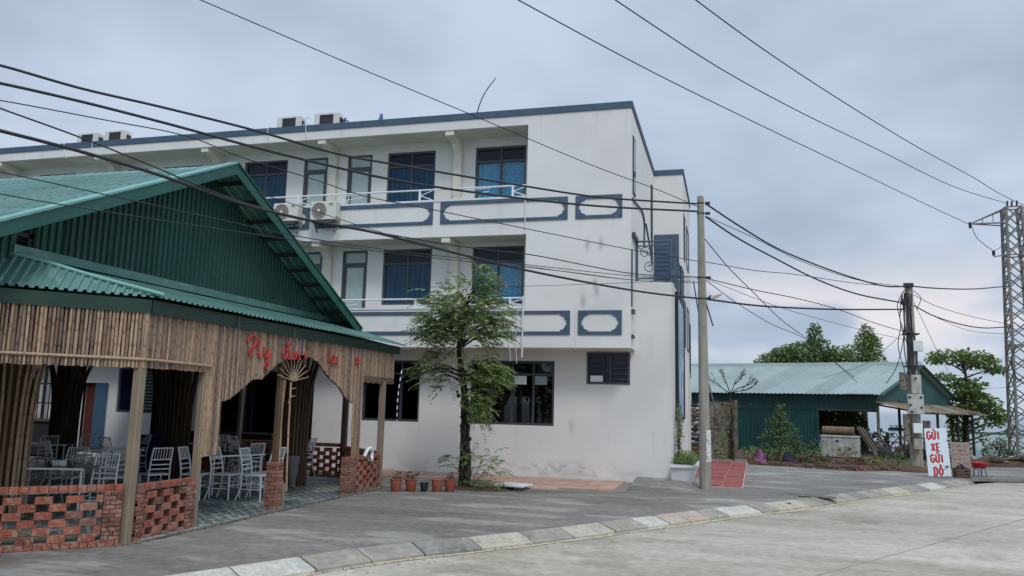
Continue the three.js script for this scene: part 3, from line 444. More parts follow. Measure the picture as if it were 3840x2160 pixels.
{ // air conditioners
  const mk = (p, label, group) => { const a = thing('air_conditioner', label, 'air conditioner', p, 0, group);
    local(a, 'casing', rbx(-0.39, 0.39, 0.03, 0.56, -0.15, 0.13, 0.02), M.acWhite); local(a, 'fan_grille', [new THREE.TorusGeometry(0.215, 0.014, 6, 28), new THREE.TorusGeometry(0.14, 0.008, 5, 24), new THREE.TorusGeometry(0.08, 0.008, 5, 20), ...[0, 1, 2, 3, 4, 5].map((k) => sbar([-0.21 * Math.cos(k * 0.5236), -0.21 * Math.sin(k * 0.5236), 0], [0.21 * Math.cos(k * 0.5236), 0.21 * Math.sin(k * 0.5236), 0], 0.008))].map((g) => g.translate(-0.12, 0.3, 0.14)), M.grill);
    local(a, 'fan', [new THREE.CircleGeometry(0.21, 28).translate(-0.12, 0.3, 0.133), new THREE.CircleGeometry(0.05, 16).translate(-0.12, 0.3, 0.146)], M.grill); local(a, 'hub', new THREE.CylinderGeometry(0.045, 0.045, 0.02, 16).rotateX(Math.PI / 2).translate(-0.12, 0.3, 0.152), M.acWhite); local(a, 'badge', bx(0.18, 0.3, 0.43, 0.5, 0.13, 0.134), M.grill);
    local(a, 'foot', [bx(-0.3, -0.24, 0, 0.03, -0.12, 0.12), bx(0.24, 0.3, 0, 0.03, -0.12, 0.12), bx(-0.32, 0.32, -0.05, 0, -0.02, 0.16), sbar([-0.27, -0.02, 0.1], [-0.27, -0.28, -0.1], 0.03), sbar([0.27, -0.02, 0.1], [0.27, -0.28, -0.1], 0.03)], M.frame); local(a, 'hose', tube([[0.36, 0.15, 0.1], [0.5, 0.02, 0.08], [0.4, -0.22, 0.02], [0.1, -0.24, 0]], 0.022), M.grill); return a; };
  const a = mk([-12.08, 6.84, -19.8], 'balcony wall air conditioner nearest the pavilion roof, left of the other', 'air conditioners on the balcony wall');
  copy(a, [-10.9, 6.84, -19.8], 0, 'balcony wall air conditioner right of the other, by the long blue frame');
  const mkR = (p, label) => { const r = thing('rooftop_air_conditioner', label, 'air conditioner', p, 0, 'air conditioners on the roof edge');
    local(r, 'casing', [rbx(-0.40, -0.23, 0.05, 0.6, -0.15, 0.15, 0.015), rbx(0.22, 0.40, 0.05, 0.6, -0.15, 0.15, 0.015), bx(-0.23, 0.22, 0.55, 0.6, -0.15, 0.15), bx(-0.23, 0.22, 0.05, 0.1, -0.15, 0.15)], M.acWhite); local(r, 'coil', bx(-0.23, 0.22, 0.1, 0.55, -0.1, 0.13), M.acDark); local(r, 'valve', [bx(0.40, 0.46, 0.15, 0.3, -0.05, 0.08), bx(0.40, 0.45, 0.35, 0.46, -0.05, 0.08)], M.acDark); local(r, 'foot', [bx(-0.34, -0.26, 0, 0.05, -0.16, 0.16), bx(0.26, 0.34, 0, 0.05, -0.16, 0.16)], M.black); local(r, 'hose', tube([[-0.38, 0.25, 0.1], [-0.42, 0.2, 0.35], [-0.4, 0.14, 0.6], [-0.37, -0.1, 0.622], [-0.28, -0.38, 0.6]], 0.010, 40), M.rail); return r; };
  const r0 = mkR([-12.64, 9.68, -20.6], 'rooftop air conditioner left of the pair above the balcony units');
  copy(r0, [-11.4, 9.70, -20.6], 0, 'rooftop air conditioner right of the pair above the balcony units');
  copy(r0, [-19.95, 9.66, -20.6], 0, 'rooftop air conditioner farthest left above the green roof');
  copy(r0, [-18.88, 9.67, -20.6], 0, 'rooftop air conditioner second from left above the green roof');
  tag(struct2('rooftop_cable', tube([[-12.2, 9.75, -20.4], [-11.95, 10.2, -20.4], [-11.7, 9.75, -20.4]], 0.012), M.rail), 'looped pale cable between the two roof units over the balcony air conditioners', 'cable');
  tag(struct2('roof_antenna', tapered([[-6.8, 9.7, -20.6], [-6.75, 10.1, -20.6], [-6.58, 10.55, -20.6], [-6.26, 11.0, -20.6]], 0.018, 0.012, 20, 6), M.cable), 'thin bent dark rod rising from the hotel roof edge', 'antenna');
  const bl = std({ color: lin(0.06, 0.10, 0.28), roughness: 0.6 });
  tag(struct2('blue_cover', [tapered([[-9.72, 9.65, -20.6], [-9.72, 9.95, -20.6], [-9.70, 10.2, -20.6]], 0.13, 0.03, 6, 8, 0.6), new THREE.SphereGeometry(0.1, 8, 6).translate(-9.78, 9.85, -20.6)], bl), 'small blue wrapped bundle alone on the roof edge', 'cover');
  tag(struct2('roof_valve', [tapered([[-10.9, 9.65, -20.6], [-10.92, 9.95, -20.6], [-10.85, 10.16, -20.6]], 0.07, 0.03, 6, 6, 0.5), bar([-10.95, 10.1, -20.6], [-10.75, 10.05, -20.6], 0.02), bar([-10.9, 9.8, -20.6], [-9.2, 9.82, -20.6], 0.02)], bl), 'blue pipe valve just right of the roof air conditioners', 'valve');
}
function struct2(name, geos, mat, own) { return addMesh(name, merged(geos, own), mat, scene); }
// ---------- the open restaurant pavilion ----------
const vplate = (a, b, y0, y1) => quad([a[0], y0, a[1]], [b[0], y0, b[1]], [b[0], y1, b[1]], [a[0], y1, a[1]]);
const pav = thing('restaurant_pavilion', 'open restaurant pavilion with green metal gable roof and bamboo screen, left foreground', 'restaurant', [-12, 0, -13]);
const XG = -8.25, XW = -8.8, RZ = -11.75, RY = 5.88, SL = 0.46, XE = -7.35, YE = 3.2, YT = 3.63;
{
  const ln = Math.hypot(1, SL), near = [0, -SL / ln, 1 / ln], nn = [0, 1 / ln, SL / ln], far = [0, -SL / ln, -1 / ln], fn = [0, 1 / ln, -SL / ln];
  // near slope: one sheet after another from the gable inwards, with overlapping courses
  for (let k = 0; k < 20; k++) { const up = (k % 2) * 0.006, g = []; for (let c = 0; c < 7; c++) g.push(corr([XG - k * 1.0, RY + up + (6 - c) * 0.0, RZ], [-1, 0, 0], near, nn, 0, 1.02, 0.19, 0.03, () => c * 0.92, () => c * 0.92 + 0.94).translate(0, -0.004 * c + 0.012, 0)); part(pav, 'roof_sheet', g, pick(FR)); }
  for (let k = 0; k < 20; k++) part(pav, 'roof_sheet', corr([XG - k * 1.0, RY + (k % 2) * 0.006, RZ], [-1, 0, 0], far, fn, 0, 1.02, 0.19, 0.03, () => 0, () => 5.72), pick(FR));
  const y = (d) => RY - SL * d;
  // dark lining and purlins under the roof
  part(pav, 'ridge_cap', [quad([XG + 0.02, y(0.28) + 0.03, RZ + 0.28], [XG + 0.02, RY + 0.04, RZ], [-28.2, RY + 0.04, RZ], [-28.2, y(0.28) + 0.03, RZ + 0.28]), quad([XG + 0.02, y(0.28) + 0.03, RZ - 0.28], [XG + 0.02, RY + 0.04, RZ], [-28.2, RY + 0.04, RZ], [-28.2, y(0.28) + 0.03, RZ - 0.28])], M.flash);
  for (const [s, dmax] of [[1, 6.2], [-1, 5.2]]) {
    for (let d = 0.35; d < dmax - 0.2; d += 0.5) part(pav, 'purlin', bx(-28, XG - 0.04, y(d) - 0.075, y(d) - 0.012, RZ + s * d - 0.025, RZ + s * d + 0.025), M.purlin);
    const b = [RZ, RZ + s * dmax], q = (dx, o1, o2) => quad([XG + dx, RY + o1, b[0]], [XG + dx, y(dmax) + o1, b[1]], [XG + dx, y(dmax) + o2, b[1]], [XG + dx, RY + o2, b[0]]);
    const shp = new THREE.Shape([[0, 0.05], [s * dmax, -SL * dmax + 0.05], [s * dmax, -SL * dmax - 0.14], [0, -0.14]].map((p) => new THREE.Vector2(-p[0], p[1])));
    const g = new THREE.ExtrudeGeometry(shp, { depth: 0.035, bevelEnabled: false }); g.rotateY(Math.PI / 2); g.translate(XG + 0.003, RY, RZ); part(pav, 'rake_board', g, M.trimGreen);
    const sh2 = new THREE.Shape([[0, 0.052], [s * dmax, -SL * dmax + 0.052], [s * dmax, -SL * dmax + 0.085], [0, 0.085]].map((p) => new THREE.Vector2(-p[0], p[1])));
    const g2 = new THREE.ExtrudeGeometry(sh2, { depth: 0.2, bevelEnabled: false }); g2.rotateY(Math.PI / 2); g2.translate(XG - 0.14, RY, RZ); part(pav, 'rake_flashing', g2, s > 0 ? M.flash : M.trimGreen);
  }
  // gable wall of vertical sheets
  const top = (s) => RY - SL * Math.abs(-s - RZ) - 0.10;
  for (let z = -16.9; z < -6; z += 0.9) { const z0 = z, z1 = Math.min(z + 0.91, -6); const go = (a, b) => { if (b - a > 0.02) part(pav, 'gable_sheet', corr([XW + ((z * 10) & 1) * 0.004, 0, 0], [0, 0, -1], [0, 1, 0], [1, 0, 0], -b, -a, 0.118, 0.028, () => 3.4, top), pick(FW)); }; if (z1 > -8.32 && z0 < -8.06) { go(z0, -8.32); go(-8.06, z1); } else go(z0, z1); }
  part(pav, 'gable_rail', [bx(XW - 0.1, XW - 0.02, 3.9, 3.96, -15.8, -7.9), bx(XW - 0.1, XW - 0.02, 4.7, 4.76, -14.0, -9.5)], M.purlin);
  part(pav, 'stud', [bx(XW - 0.12, XW - 0.02, 3.4, 4.2, -8.34, -8.26)], M.purlin);
  // lower pent roof along the front, and its splayed end at the corner
  const dx = XE - XW, dy = YT - YE, dl = Math.hypot(dx, dy), pv = [dx / dl, -dy / dl, 0], pn = [dy / dl, dx / dl, 0];
  for (let k = 0; k < 9; k++) { const z0 = 9.05 + k * 0.95, z1 = Math.min(z0 + 0.97, 17.5); part(pav, 'pent_sheet', corr([XW, YT + (k % 2) * 0.004, 0], [0, 0, -1], pv, pn, z0, z1, 0.12, 0.026, (s) => 0.0, () => dl + 0.03), pick(FR)); }
  part(pav, 'pent_sheet', [quad([XW, YT, -8.0], [XW, YT, -9.06], [XE, YE, -9.06], [XE, YE, -9.04]), quad([XW, YT, -8.0], [XE, YE, -9.04], [XE, YE, -9.05], [XW, YT, -8.01])], M.roofGreen);
  part(pav, 'pent_flashing', [bx(XW + 0.028, XW + 0.045, YT + 0.02, YT + 0.14, -16.4, -8.0), quad([XW + 0.03, YT + 0.03, -16.6], [XW + 0.03, YT + 0.03, -8.0], [XW + 0.24, YT - 0.022, -8.2], [XW + 0.24, YT - 0.022, -16.6])], M.roofGreen);
  part(pav, 'hip_cap', [tube([[XE + 0.02, YE + 0.045, -9.08], [-8.05, 3.44, -8.56], [XW - 0.02, YT + 0.03, -8.0], [-9.6, 3.68, -7.2]], 0.03, 20, 6)], M.flash);
  { const A = [XE, YE + 0.0, -9.06], U = [-0.69, 0, 0.724], L = 3.2, N = 30; const P = []; // splayed sheets, ribs running down to the eave
    for (let k = 0; k < N; k++) for (const [f, g] of [[0, 0.3], [0.3, 0.42], [0.42, 0.7], [0.7, 0.82], [0.82, 1]]) { const h = (q) => (q === 0.42 || q === 0.7 ? 0.028 : 0), pt = (q, t) => { const s = (k + q) * L / N, e = [A[0] + U[0] * s, A[1] + h(q), A[2] + U[2] * s], tt = Math.min(1, s / 2.0); const hx = mix(XE, XW - 0.05, tt) - (s > 2 ? (s - 2) * 0.69 : 0), hz = mix(-9.06, -7.96, tt) + (s > 2 ? (s - 2) * 0.724 : 0), hy = mix(YE, YT + 0.02, tt) + h(q); return [mix(e[0], hx, t), mix(e[1], hy, t), mix(e[2], hz, t)]; };
      P.push(quad(pt(f, 0), pt(g, 0), pt(g, 1), pt(f, 1))); }
    part(pav, 'corner_sheet', P, M.roofGreen); }
  // green fascia under the eaves
  part(pav, 'fascia_board', [bx(-7.46, -7.43, 2.99, 3.17, -17.4, -9.02), vplate([-7.445, -9.0], [-10.2, -6.11], 2.99, 3.17)], M.fasciaGreen);
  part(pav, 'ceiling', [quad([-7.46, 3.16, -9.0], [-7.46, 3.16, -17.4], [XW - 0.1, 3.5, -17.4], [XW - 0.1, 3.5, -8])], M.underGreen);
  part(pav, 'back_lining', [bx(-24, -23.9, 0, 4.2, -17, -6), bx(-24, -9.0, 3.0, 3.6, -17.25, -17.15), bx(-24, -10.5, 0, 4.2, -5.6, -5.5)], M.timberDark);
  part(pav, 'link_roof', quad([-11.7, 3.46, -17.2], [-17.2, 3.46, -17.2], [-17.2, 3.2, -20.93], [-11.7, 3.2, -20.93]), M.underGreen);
  part(pav, 'eave_fringe', [tube(Array.from({ length: 30 }, (_, k) => [-7.42, 3.10 + 0.03 * Math.sin(k * 2.1), -9.6 - k * 0.26]), 0.004, 120, 4)], M.steel);
  part(pav, 'hanging_cable', [bar([-7.41, 3.17, -10.95], [-7.41, 2.6, -10.95], 0.007), tube([[-7.41, 3.16, -12.6], [-7.40, 3.0, -12.62], [-7.41, 2.85, -12.6]], 0.006)], M.steel);
}
{ // bamboo screen: single poles; the lower edge follows the arch
  const prof = [[-8.99, 2.265], [-10.36, 2.265], [-10.361, 1.02], [-10.75, 1.05], [-10.76, 1.36], [-10.78, 1.84], [-10.95, 1.87], [-11.33, 2.07], [-11.56, 2.21], [-11.81, 2.21], [-12.17, 2.44], [-12.54, 2.60], [-12.8, 2.67], [-13.09, 2.70], [-13.4, 2.67], [-13.66, 2.61], [-14.17, 2.32], [-14.57, 2.17], [-14.92, 1.94], [-15.24, 1.84], [-15.27, 1.05], [-15.30, 0.77], [-15.36, 0.55], [-15.62, 0.6], [-15.63, 2.29], [-17.25, 2.295]];
  const yb = (z) => { for (let i = 0; i + 1 < prof.length; i++) if (z <= prof[i][0] && z >= prof[i + 1][0]) { const d = prof[i + 1][0] - prof[i][0]; return mix(prof[i][1], prof[i + 1][1], d ? (z - prof[i][0]) / d : 0); } return 2.28; };
  const pole = (x, z, y0, y1) => { const r = rr(0.018, 0.0225); const g = bar([x + rr(-0.006, 0.006), y0 + rr(-0.008, 0.008), z], [x + rr(-0.006, 0.006), y1, z + rr(-0.006, 0.006)], r, r * rr(0.85, 1), 7); part(pav, 'bamboo_pole', g, M.bamboo[(rnd() * 6) | 0]); };
  for (let z = -9.0; z > -17.24; z -= 0.0415) pole(-7.5, z, yb(z), 3.03);
  for (let s = 0.03; s < 2.6; s += 0.0455) pole(-7.5 - 0.69 * s, -9.0 + 0.724 * s, 2.265 - 0.01 * s, 3.03);
  part(pav, 'bamboo_backing', [bx(-7.56, -7.54, 2.75, 3.02, -17.2, -9), vplate([-7.56, -9.02], [-9.4, -7.09], 2.75, 3.02)], M.timberDark);
  part(pav, 'batten', [bar([-7.46, 2.375, -9.0], [-7.46, 2.36, -10.42], 0.02), bar([-7.46, 2.375, -9.0], [-9.3, 2.385, -7.07], 0.02)], M.bamboo[4]);
  part(pav, 'batten', [bx(-7.475, -7.455, 2.40, 2.425, -17.2, -15.66), bx(-7.475, -7.455, 2.33, 2.35, -17.2, -15.66)], M.bamboo[5]);
  // bamboo lining of the arch edge
  const arch = prof.slice(4, 20).map(([z, y]) => [-7.53, y + 0.01, z]); part(pav, 'arch_edge', tube(arch, 0.012, 80, 5), M.timberDark);
}
{ // timber posts
  const post = (x, z, y1, w, m, y0 = 0) => part(pav, 'post', rbx(x - w / 2, x + w / 2, y0, y1, z - w / 2, z + w / 2, 0.012), m);
  post(-7.55, -9.02, 2.5, 0.12, M.timber); post(-7.55, -10.36, 2.3, 0.1, M.timber); post(-7.56, -15.55, 2.6, 0.11, M.timber); post(-7.5, -16.68, 2.35, 0.12, M.timber); post(-9.2, -18.3, 3.3, 0.13, M.timberDark); post(-11.62, -17.5, 3.3, 0.09, M.timber); post(-7.62, -12.6, 2.72, 0.09, M.timberDark); post(-9.0, -7.5, 2.4, 0.11, M.timber);
  // flared bundles of bamboo that carry the roof
  const bundle = (x, z, r, n, m, label) => { const c = thing('bamboo_column', label, 'column', [x, 0, z], 0, undefined);
    for (let k = 0; k < n; k++) { const a = k / n * 2 * Math.PI, q = rr(0.9, 1.05), f = rr(1.5, 2.6), P = []; for (const [y, s] of [[0, 1.02], [1.0, 1.0], [1.7, 1.04], [2.2, 1.2], [2.6, 1.2 + (f - 1.2) * 0.45], [3.1, f]]) P.push([Math.cos(a) * r * q * s, y, Math.sin(a) * r * q * s]); local(c, 'bamboo_pole', tapered(P, 0.03, 0.022, 12, 6), m[(rnd() * m.length) | 0]); }
    local(c, 'core', new THREE.CylinderGeometry(r * 0.86, r * 0.86, 2.6, 14).translate(0, 1.3, 0), M.timberDark); return c; };
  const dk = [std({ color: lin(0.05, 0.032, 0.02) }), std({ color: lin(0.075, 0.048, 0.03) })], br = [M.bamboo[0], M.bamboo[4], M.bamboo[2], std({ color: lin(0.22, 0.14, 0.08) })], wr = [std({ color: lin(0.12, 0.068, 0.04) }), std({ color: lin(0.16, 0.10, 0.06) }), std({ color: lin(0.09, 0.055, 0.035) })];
  bundle(-10.5, -9.85, 0.30, 22, br, 'thick brown bamboo bundle column at the left picture edge');
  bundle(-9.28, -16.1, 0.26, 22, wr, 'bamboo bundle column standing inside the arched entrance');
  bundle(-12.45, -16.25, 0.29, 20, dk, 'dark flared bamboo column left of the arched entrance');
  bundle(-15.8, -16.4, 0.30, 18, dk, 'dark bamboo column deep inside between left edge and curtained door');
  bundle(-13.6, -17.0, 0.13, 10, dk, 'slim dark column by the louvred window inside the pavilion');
}
{ // floor of printed tiles
  const f = structG('restaurant_floor'); part(f, 'slab', plan([[-7.42, -9.1], [-7.42, -16.7], [-9.2, -18.5], [-24, -18.5], [-24, -5], [-9.6, -6.9]], 0.022, 0.12), M.oldConc);
  const mk = (a, b, s) => std({ map: ctex(128, 128, (u, v) => { const d = Math.abs(((u + v + s) * 1) % 1 - 0.5), e = Math.abs(((u - v + 9 + s) * 1) % 1 - 0.5), n = (fbm(u * 16, v * 16, 3, 16) - 0.5) * 26; const k = d < 0.13 ? 1 : e < 0.09 ? 0.75 : 0.15 * ((u * 4 | 0) + (v * 4 | 0)) % 2, g = u < 0.02 || v < 0.02 ? -30 : 0; return [mix(a[0], b[0], k) + n + g, mix(a[1], b[1], k) + n + g, mix(a[2], b[2], k) + n + g]; }, 0.5), roughness: 0.5 });
  const T = [mk([62, 70, 72], [154, 160, 154], 0), mk([76, 84, 84], [166, 170, 164], 0.3), mk([50, 58, 62], [128, 136, 134], 0.6)];
  const sh = bx(-0.248, 0.248, 0, 0.02, -0.248, 0.248); boxUV(sh);
  for (let x = -7.68; x > -16; x -= 0.5) for (let z = -9.4; z > -18.3; z -= 0.5) { if (z < -16.6 - (-7.68 - x) * 0.95) continue; const m = addMesh('tile', sh, T[(rnd() * 3) | 0], f); m.position.set(x, 0.022 + rr(0, 0.002), z); }
}
// pierced brick walls, brick by brick
function brickWall(label, a, b, h = 0.76, piers = []) {
  const t = thing('pierced_brick_wall', label, 'brick wall', [a[0], 0, a[1]], Math.atan2(-(b[1] - a[1]), b[0] - a[0])), L = Math.hypot(b[0] - a[0], b[1] - a[1]);
  const ch = 0.094, n = Math.round((h - 0.16) / ch), B = (x0, x1, y0, y1, d = 0.10, old = 0) => { if (x1 - x0 < 0.02) return; const z = rr(-0.008, 0.008); local(t, 'brick', rbx(x0 + 0.003, x1 - 0.003, y0 + 0.0015, y1 - 0.0015, -d / 2 + z, d / 2 + z, 0.006), M.brick[old ? 3 + ((rnd() * 3) | 0) : (rnd() * (rnd() < 0.6 ? 3 : 6)) | 0]); };
  const inPier = (x) => piers.some(([p, q]) => x >= p && x <= q);
  for (let x = 0; x < L - 0.04; x += 0.1) B(x, Math.min(x + 0.1, L), 0, 0.075);
  for (let i = 0; i < n; i++) { const y = 0.078 + i * ch; for (let x = (i % 2 ? -0.165 : 0) - rr(0, 0.02); x < L; x += 0.335) { let x0 = Math.max(0, x), x1 = Math.min(L, x + 0.20); for (const [p, q] of piers) { if (x0 >= p && x1 <= q) x1 = x0; else if (x0 < q && x1 > q && x0 > p) x0 = q; else if (x1 > p && x0 < p) x1 = Math.min(x1, p); } B(x0, x1, y, y + ch); } }
  for (const [p, q] of piers) for (let y = 0.078, i = 0; y < h - 0.09; y += 0.055, i++) { const m = (p + q) / 2 + (i % 2 ? 0.03 : -0.03); B(p, m, y, y + 0.053, 0.12, 3); B(m, q, y, y + 0.053, 0.12, 3); }
  for (let x = 0; x < L - 0.03; x += 0.105) B(x, Math.min(x + 0.105, L), h - 0.08, h, 0.11);
  local(t, 'mortar', [bx(0, L, 0.070, 0.079, -0.04, 0.04), bx(0, L, h - 0.088, h - 0.078, -0.045, 0.045), ...Array.from({ length: n - 1 }, (_, i) => bx(0, L, 0.075 + (i + 1) * ch - 0.004 + 0.003, 0.075 + (i + 1) * ch + 0.007, -0.03, 0.03)).filter((_, i) => i < 0)], M.mortar);
  return t;
}
brickWall('orange pierced brick wall at the bottom left, left of the timber post', [-9.75, -6.66], [-7.58, -8.94], 0.765, [[2.93, 3.15]]);
brickWall('short pierced brick wall between the corner post and the bamboo clad post', [-7.52, -9.1], [-7.52, -10.28], 0.75, [[0.0, 0.12], [0.98, 1.18]]);
brickWall('small pierced brick wall with a white hook, right of the arched entrance', [-7.5, -14.95], [-7.5, -16.62], 0.77, [[0, 0.5], [1.5, 1.67]]);
brickWall('dark pierced brick wall slanting behind the right end of the pavilion', [-7.55, -16.75], [-9.15, -18.25], 0.8);
brickWall('far pierced brick wall with light showing through its gaps', [-9.2, -18.32], [-13.4, -18.32], 0.85);
{ // entrance pillar
  const p = thing('brick_pillar', 'low brick pillar in the middle of the arched entrance', 'pillar', [-7.62, 0.03, -12.62]);
  for (let y = 0, i = 0; y < 0.74; y += 0.066, i++) { const o = i % 2; for (const [a, b, c, d] of o ? [[-0.11, 0.11, -0.13, -0.003], [-0.11, 0.11, 0.003, 0.13]] : [[-0.11, -0.003, -0.13, 0.13], [0.003, 0.11, -0.13, 0.13]]) { const w = y > 0.4 ? 0.8 : 1; local(p, 'brick', rbx(a, b, y + 0.003, y + 0.063, c * w, d * w, 0.006), M.brick[3 + ((rnd() * 3) | 0)]); } }
  local(p, 'core', bx(-0.095, 0.095, 0, 0.73, -0.09, 0.09), M.mortar); local(p, 'edge_board', bx(0.115, 0.14, 0, 0.42, -0.13, -0.08), M.timber);
}
{ // fan ornament and its carrying pole
  const f = thing('bamboo_fan_ornament', 'pale bamboo fan ornament on a pole under the arch', 'ornament', [-7.6, 0.7, -12.9]);
  for (let k = 0; k < 11; k++) { const a = mix(12, 168, k / 10) * R; part(f, 'rib', bar([-7.55, 2.22, -12.92], [-7.55, 2.22 + Math.sin(a) * 0.46, -12.92 + Math.cos(a) * 0.55], 0.013, 0.009, 6), M.bamboo[4]); }
  part(f, 'mat', new THREE.CircleGeometry(0.16, 16, 0.2, 2.75).rotateY(Math.PI / 2).translate(-7.545, 2.22, -12.92), std({ color: lin(0.25, 0.2, 0.15) }));
  part(f, 'pole', tapered([[-7.56, 0.3, -12.93], [-7.57, 1.2, -12.9], [-7.56, 2.2, -12.86]], 0.02, 0.017), M.bamboo[4]); part(f, 'trunk', tapered([[-7.66, 0.7, -12.75], [-7.67, 1.6, -12.72], [-7.66, 2.24, -12.76]], 0.065, 0.06, 10, 10), M.bamboo[1]);
  part(f, 'peg', [bar([-7.55, 2.08, -12.88], [-7.53, 2.10, -12.98], 0.008), bar([-7.55, 1.94, -12.88], [-7.53, 1.96, -12.98], 0.008), tube([[-7.55, 1.98, -12.88], [-7.53, 1.9, -12.8], [-7.54, 1.82, -12.78]], 0.008)], M.bamboo[4]);
  tag(addMesh('dark_cloth', merged(tapered([[-7.5, 0.9, -13.02], [-7.49, 0.6, -13.0], [-7.5, 0.38, -13.02]], 0.11, 0.05, 10, 8, 0.4)), std({ color: lin(0.04, 0.045, 0.05), roughness: 0.9 }), scene), 'dark grey cloth bag hanging beside the brick entrance pillar', 'bag');
}
{ // red script lettering: strokes bent out of strip
  const L = thing('red_lettering', 'red handwritten style letters on the bamboo above the arch', 'lettering', [-7.44, 2.75, -13.3]);
  const S = (name, strokes, z0, y0, sz) => part(L, name, strokes.map((s) => tube(s.map(([x, y]) => [-7.455, y0 + y * sz, z0 - x * sz]), 0.0165, 30, 6)), M.red);
  const u = 0.30, b = (z) => 2.56 + (-11.4 - z) * 0.02;
  S('letter', [[[0.0, 0.9], [0.35, 1.1], [0.55, 0.9], [0.4, 0.3], [0.1, -0.05], [0.0, 0.2], [0.5, 0.55], [1.0, 0.95], [0.9, 0.4], [1.0, -0.1], [1.25, 0.1]], [[-0.1, 0.6], [-0.2, 0.8], [0.0, 1.0]]], -11.34, b(-11.34) + 0.03, u);
  S('letter', [[[0.0, 0.6], [0.05, 0.1], [0.3, 0.05], [0.45, 0.6], [0.5, 0.1], [0.4, -0.6], [0.15, -0.5], [0.4, -0.1], [0.7, 0.2]]], -11.78, b(-11.8), u);
  S('letter', [[[0.5, 0.5], [0.2, 0.6], [0.0, 0.2], [0.2, 0.0], [0.45, 0.3], [0.5, 1.05], [0.5, 0.1], [0.7, 0.05]], [[0.25, 0.85], [0.75, 0.85]]], -12.36, b(-12.4), u);
  S('letter', [[[0, 0.5], [0.05, 0.05], [0.3, 0.1], [0.38, 0.5], [0.4, 0.05], [0.6, 0.1]]], -12.58, b(-12.6), u);
  S('letter', [[[0, 0.05], [0.05, 0.5], [0.1, 0.3], [0.3, 0.55], [0.4, 0.05], [0.55, 0.1]]], -12.80, b(-12.8), u);
  S('letter', [[[0.0, 0.05], [0.15, 0.5], [0.2, 0.1]], [[0.1, 0.85], [0.25, 0.75]]], -13.12, b(-13.1) + 0.02, u);
  S('letter', [[[0, 1.0], [0.03, 0.1], [0.15, 0.03]]], -14.02, b(-14) - 0.01, u); S('letter', [[[0.4, 0.5], [0.1, 0.5], [0.0, 0.2], [0.15, 0.0], [0.4, 0.2], [0.42, 0.5], [0.45, 0.02]]], -14.12, b(-14.1) - 0.01, u); S('letter', [[[0, 0.5], [0.04, 0.05], [0.3, 0.1], [0.36, 0.5], [0.4, 0.02]]], -14.27, b(-14.2) - 0.01, u);
  S('star', [0, 1, 2, 3, 4].map((k) => [[0, 0], [0.16 * Math.cos(k * 1.256 + 1.57), 0.16 * Math.sin(k * 1.256 + 1.57)], [0.32 * Math.cos(k * 1.256 + 1.57), 0.32 * Math.sin(k * 1.256 + 1.57)]]), -15.26, 2.72, u);
  tag(addMesh('cable_tie', merged(bar([-7.44, 2.72, -12.97], [-7.44, 3.04, -12.99], 0.012)), std({ color: lin(0.03, 0.03, 0.12) }), scene), 'short dark blue strip hanging between the red letters', 'cable');
}
{ // striped rope and white hook
  const N = 16, P = (k) => [mix(-7.14, -7.21, k / N), mix(2.68, 1.42, k / N), -16.9 + 0.1 * Math.sin(k / N * 3) - 0.25 * 0];
  const r = thing('striped_rope', 'black and white striped rope hanging at the right end of the pavilion', 'rope', P(0)); for (let k = 0; k < N; k++) part(r, 'strand', bar(P(k), P(k + 1), 0.014), k % 2 ? M.rail : M.black);
  tag(addMesh('white_hook', merged([tube([[-7.46, 0.74, -15.82], [-7.43, 0.88, -15.9], [-7.42, 0.9, -16.03], [-7.43, 0.8, -16.12], [-7.42, 0.66, -16.08], [-7.42, 0.68, -16.0]], 0.042, 30, 8)]), M.rail, scene), 'white curved pipe hook lying on the small brick wall', 'hook');
}
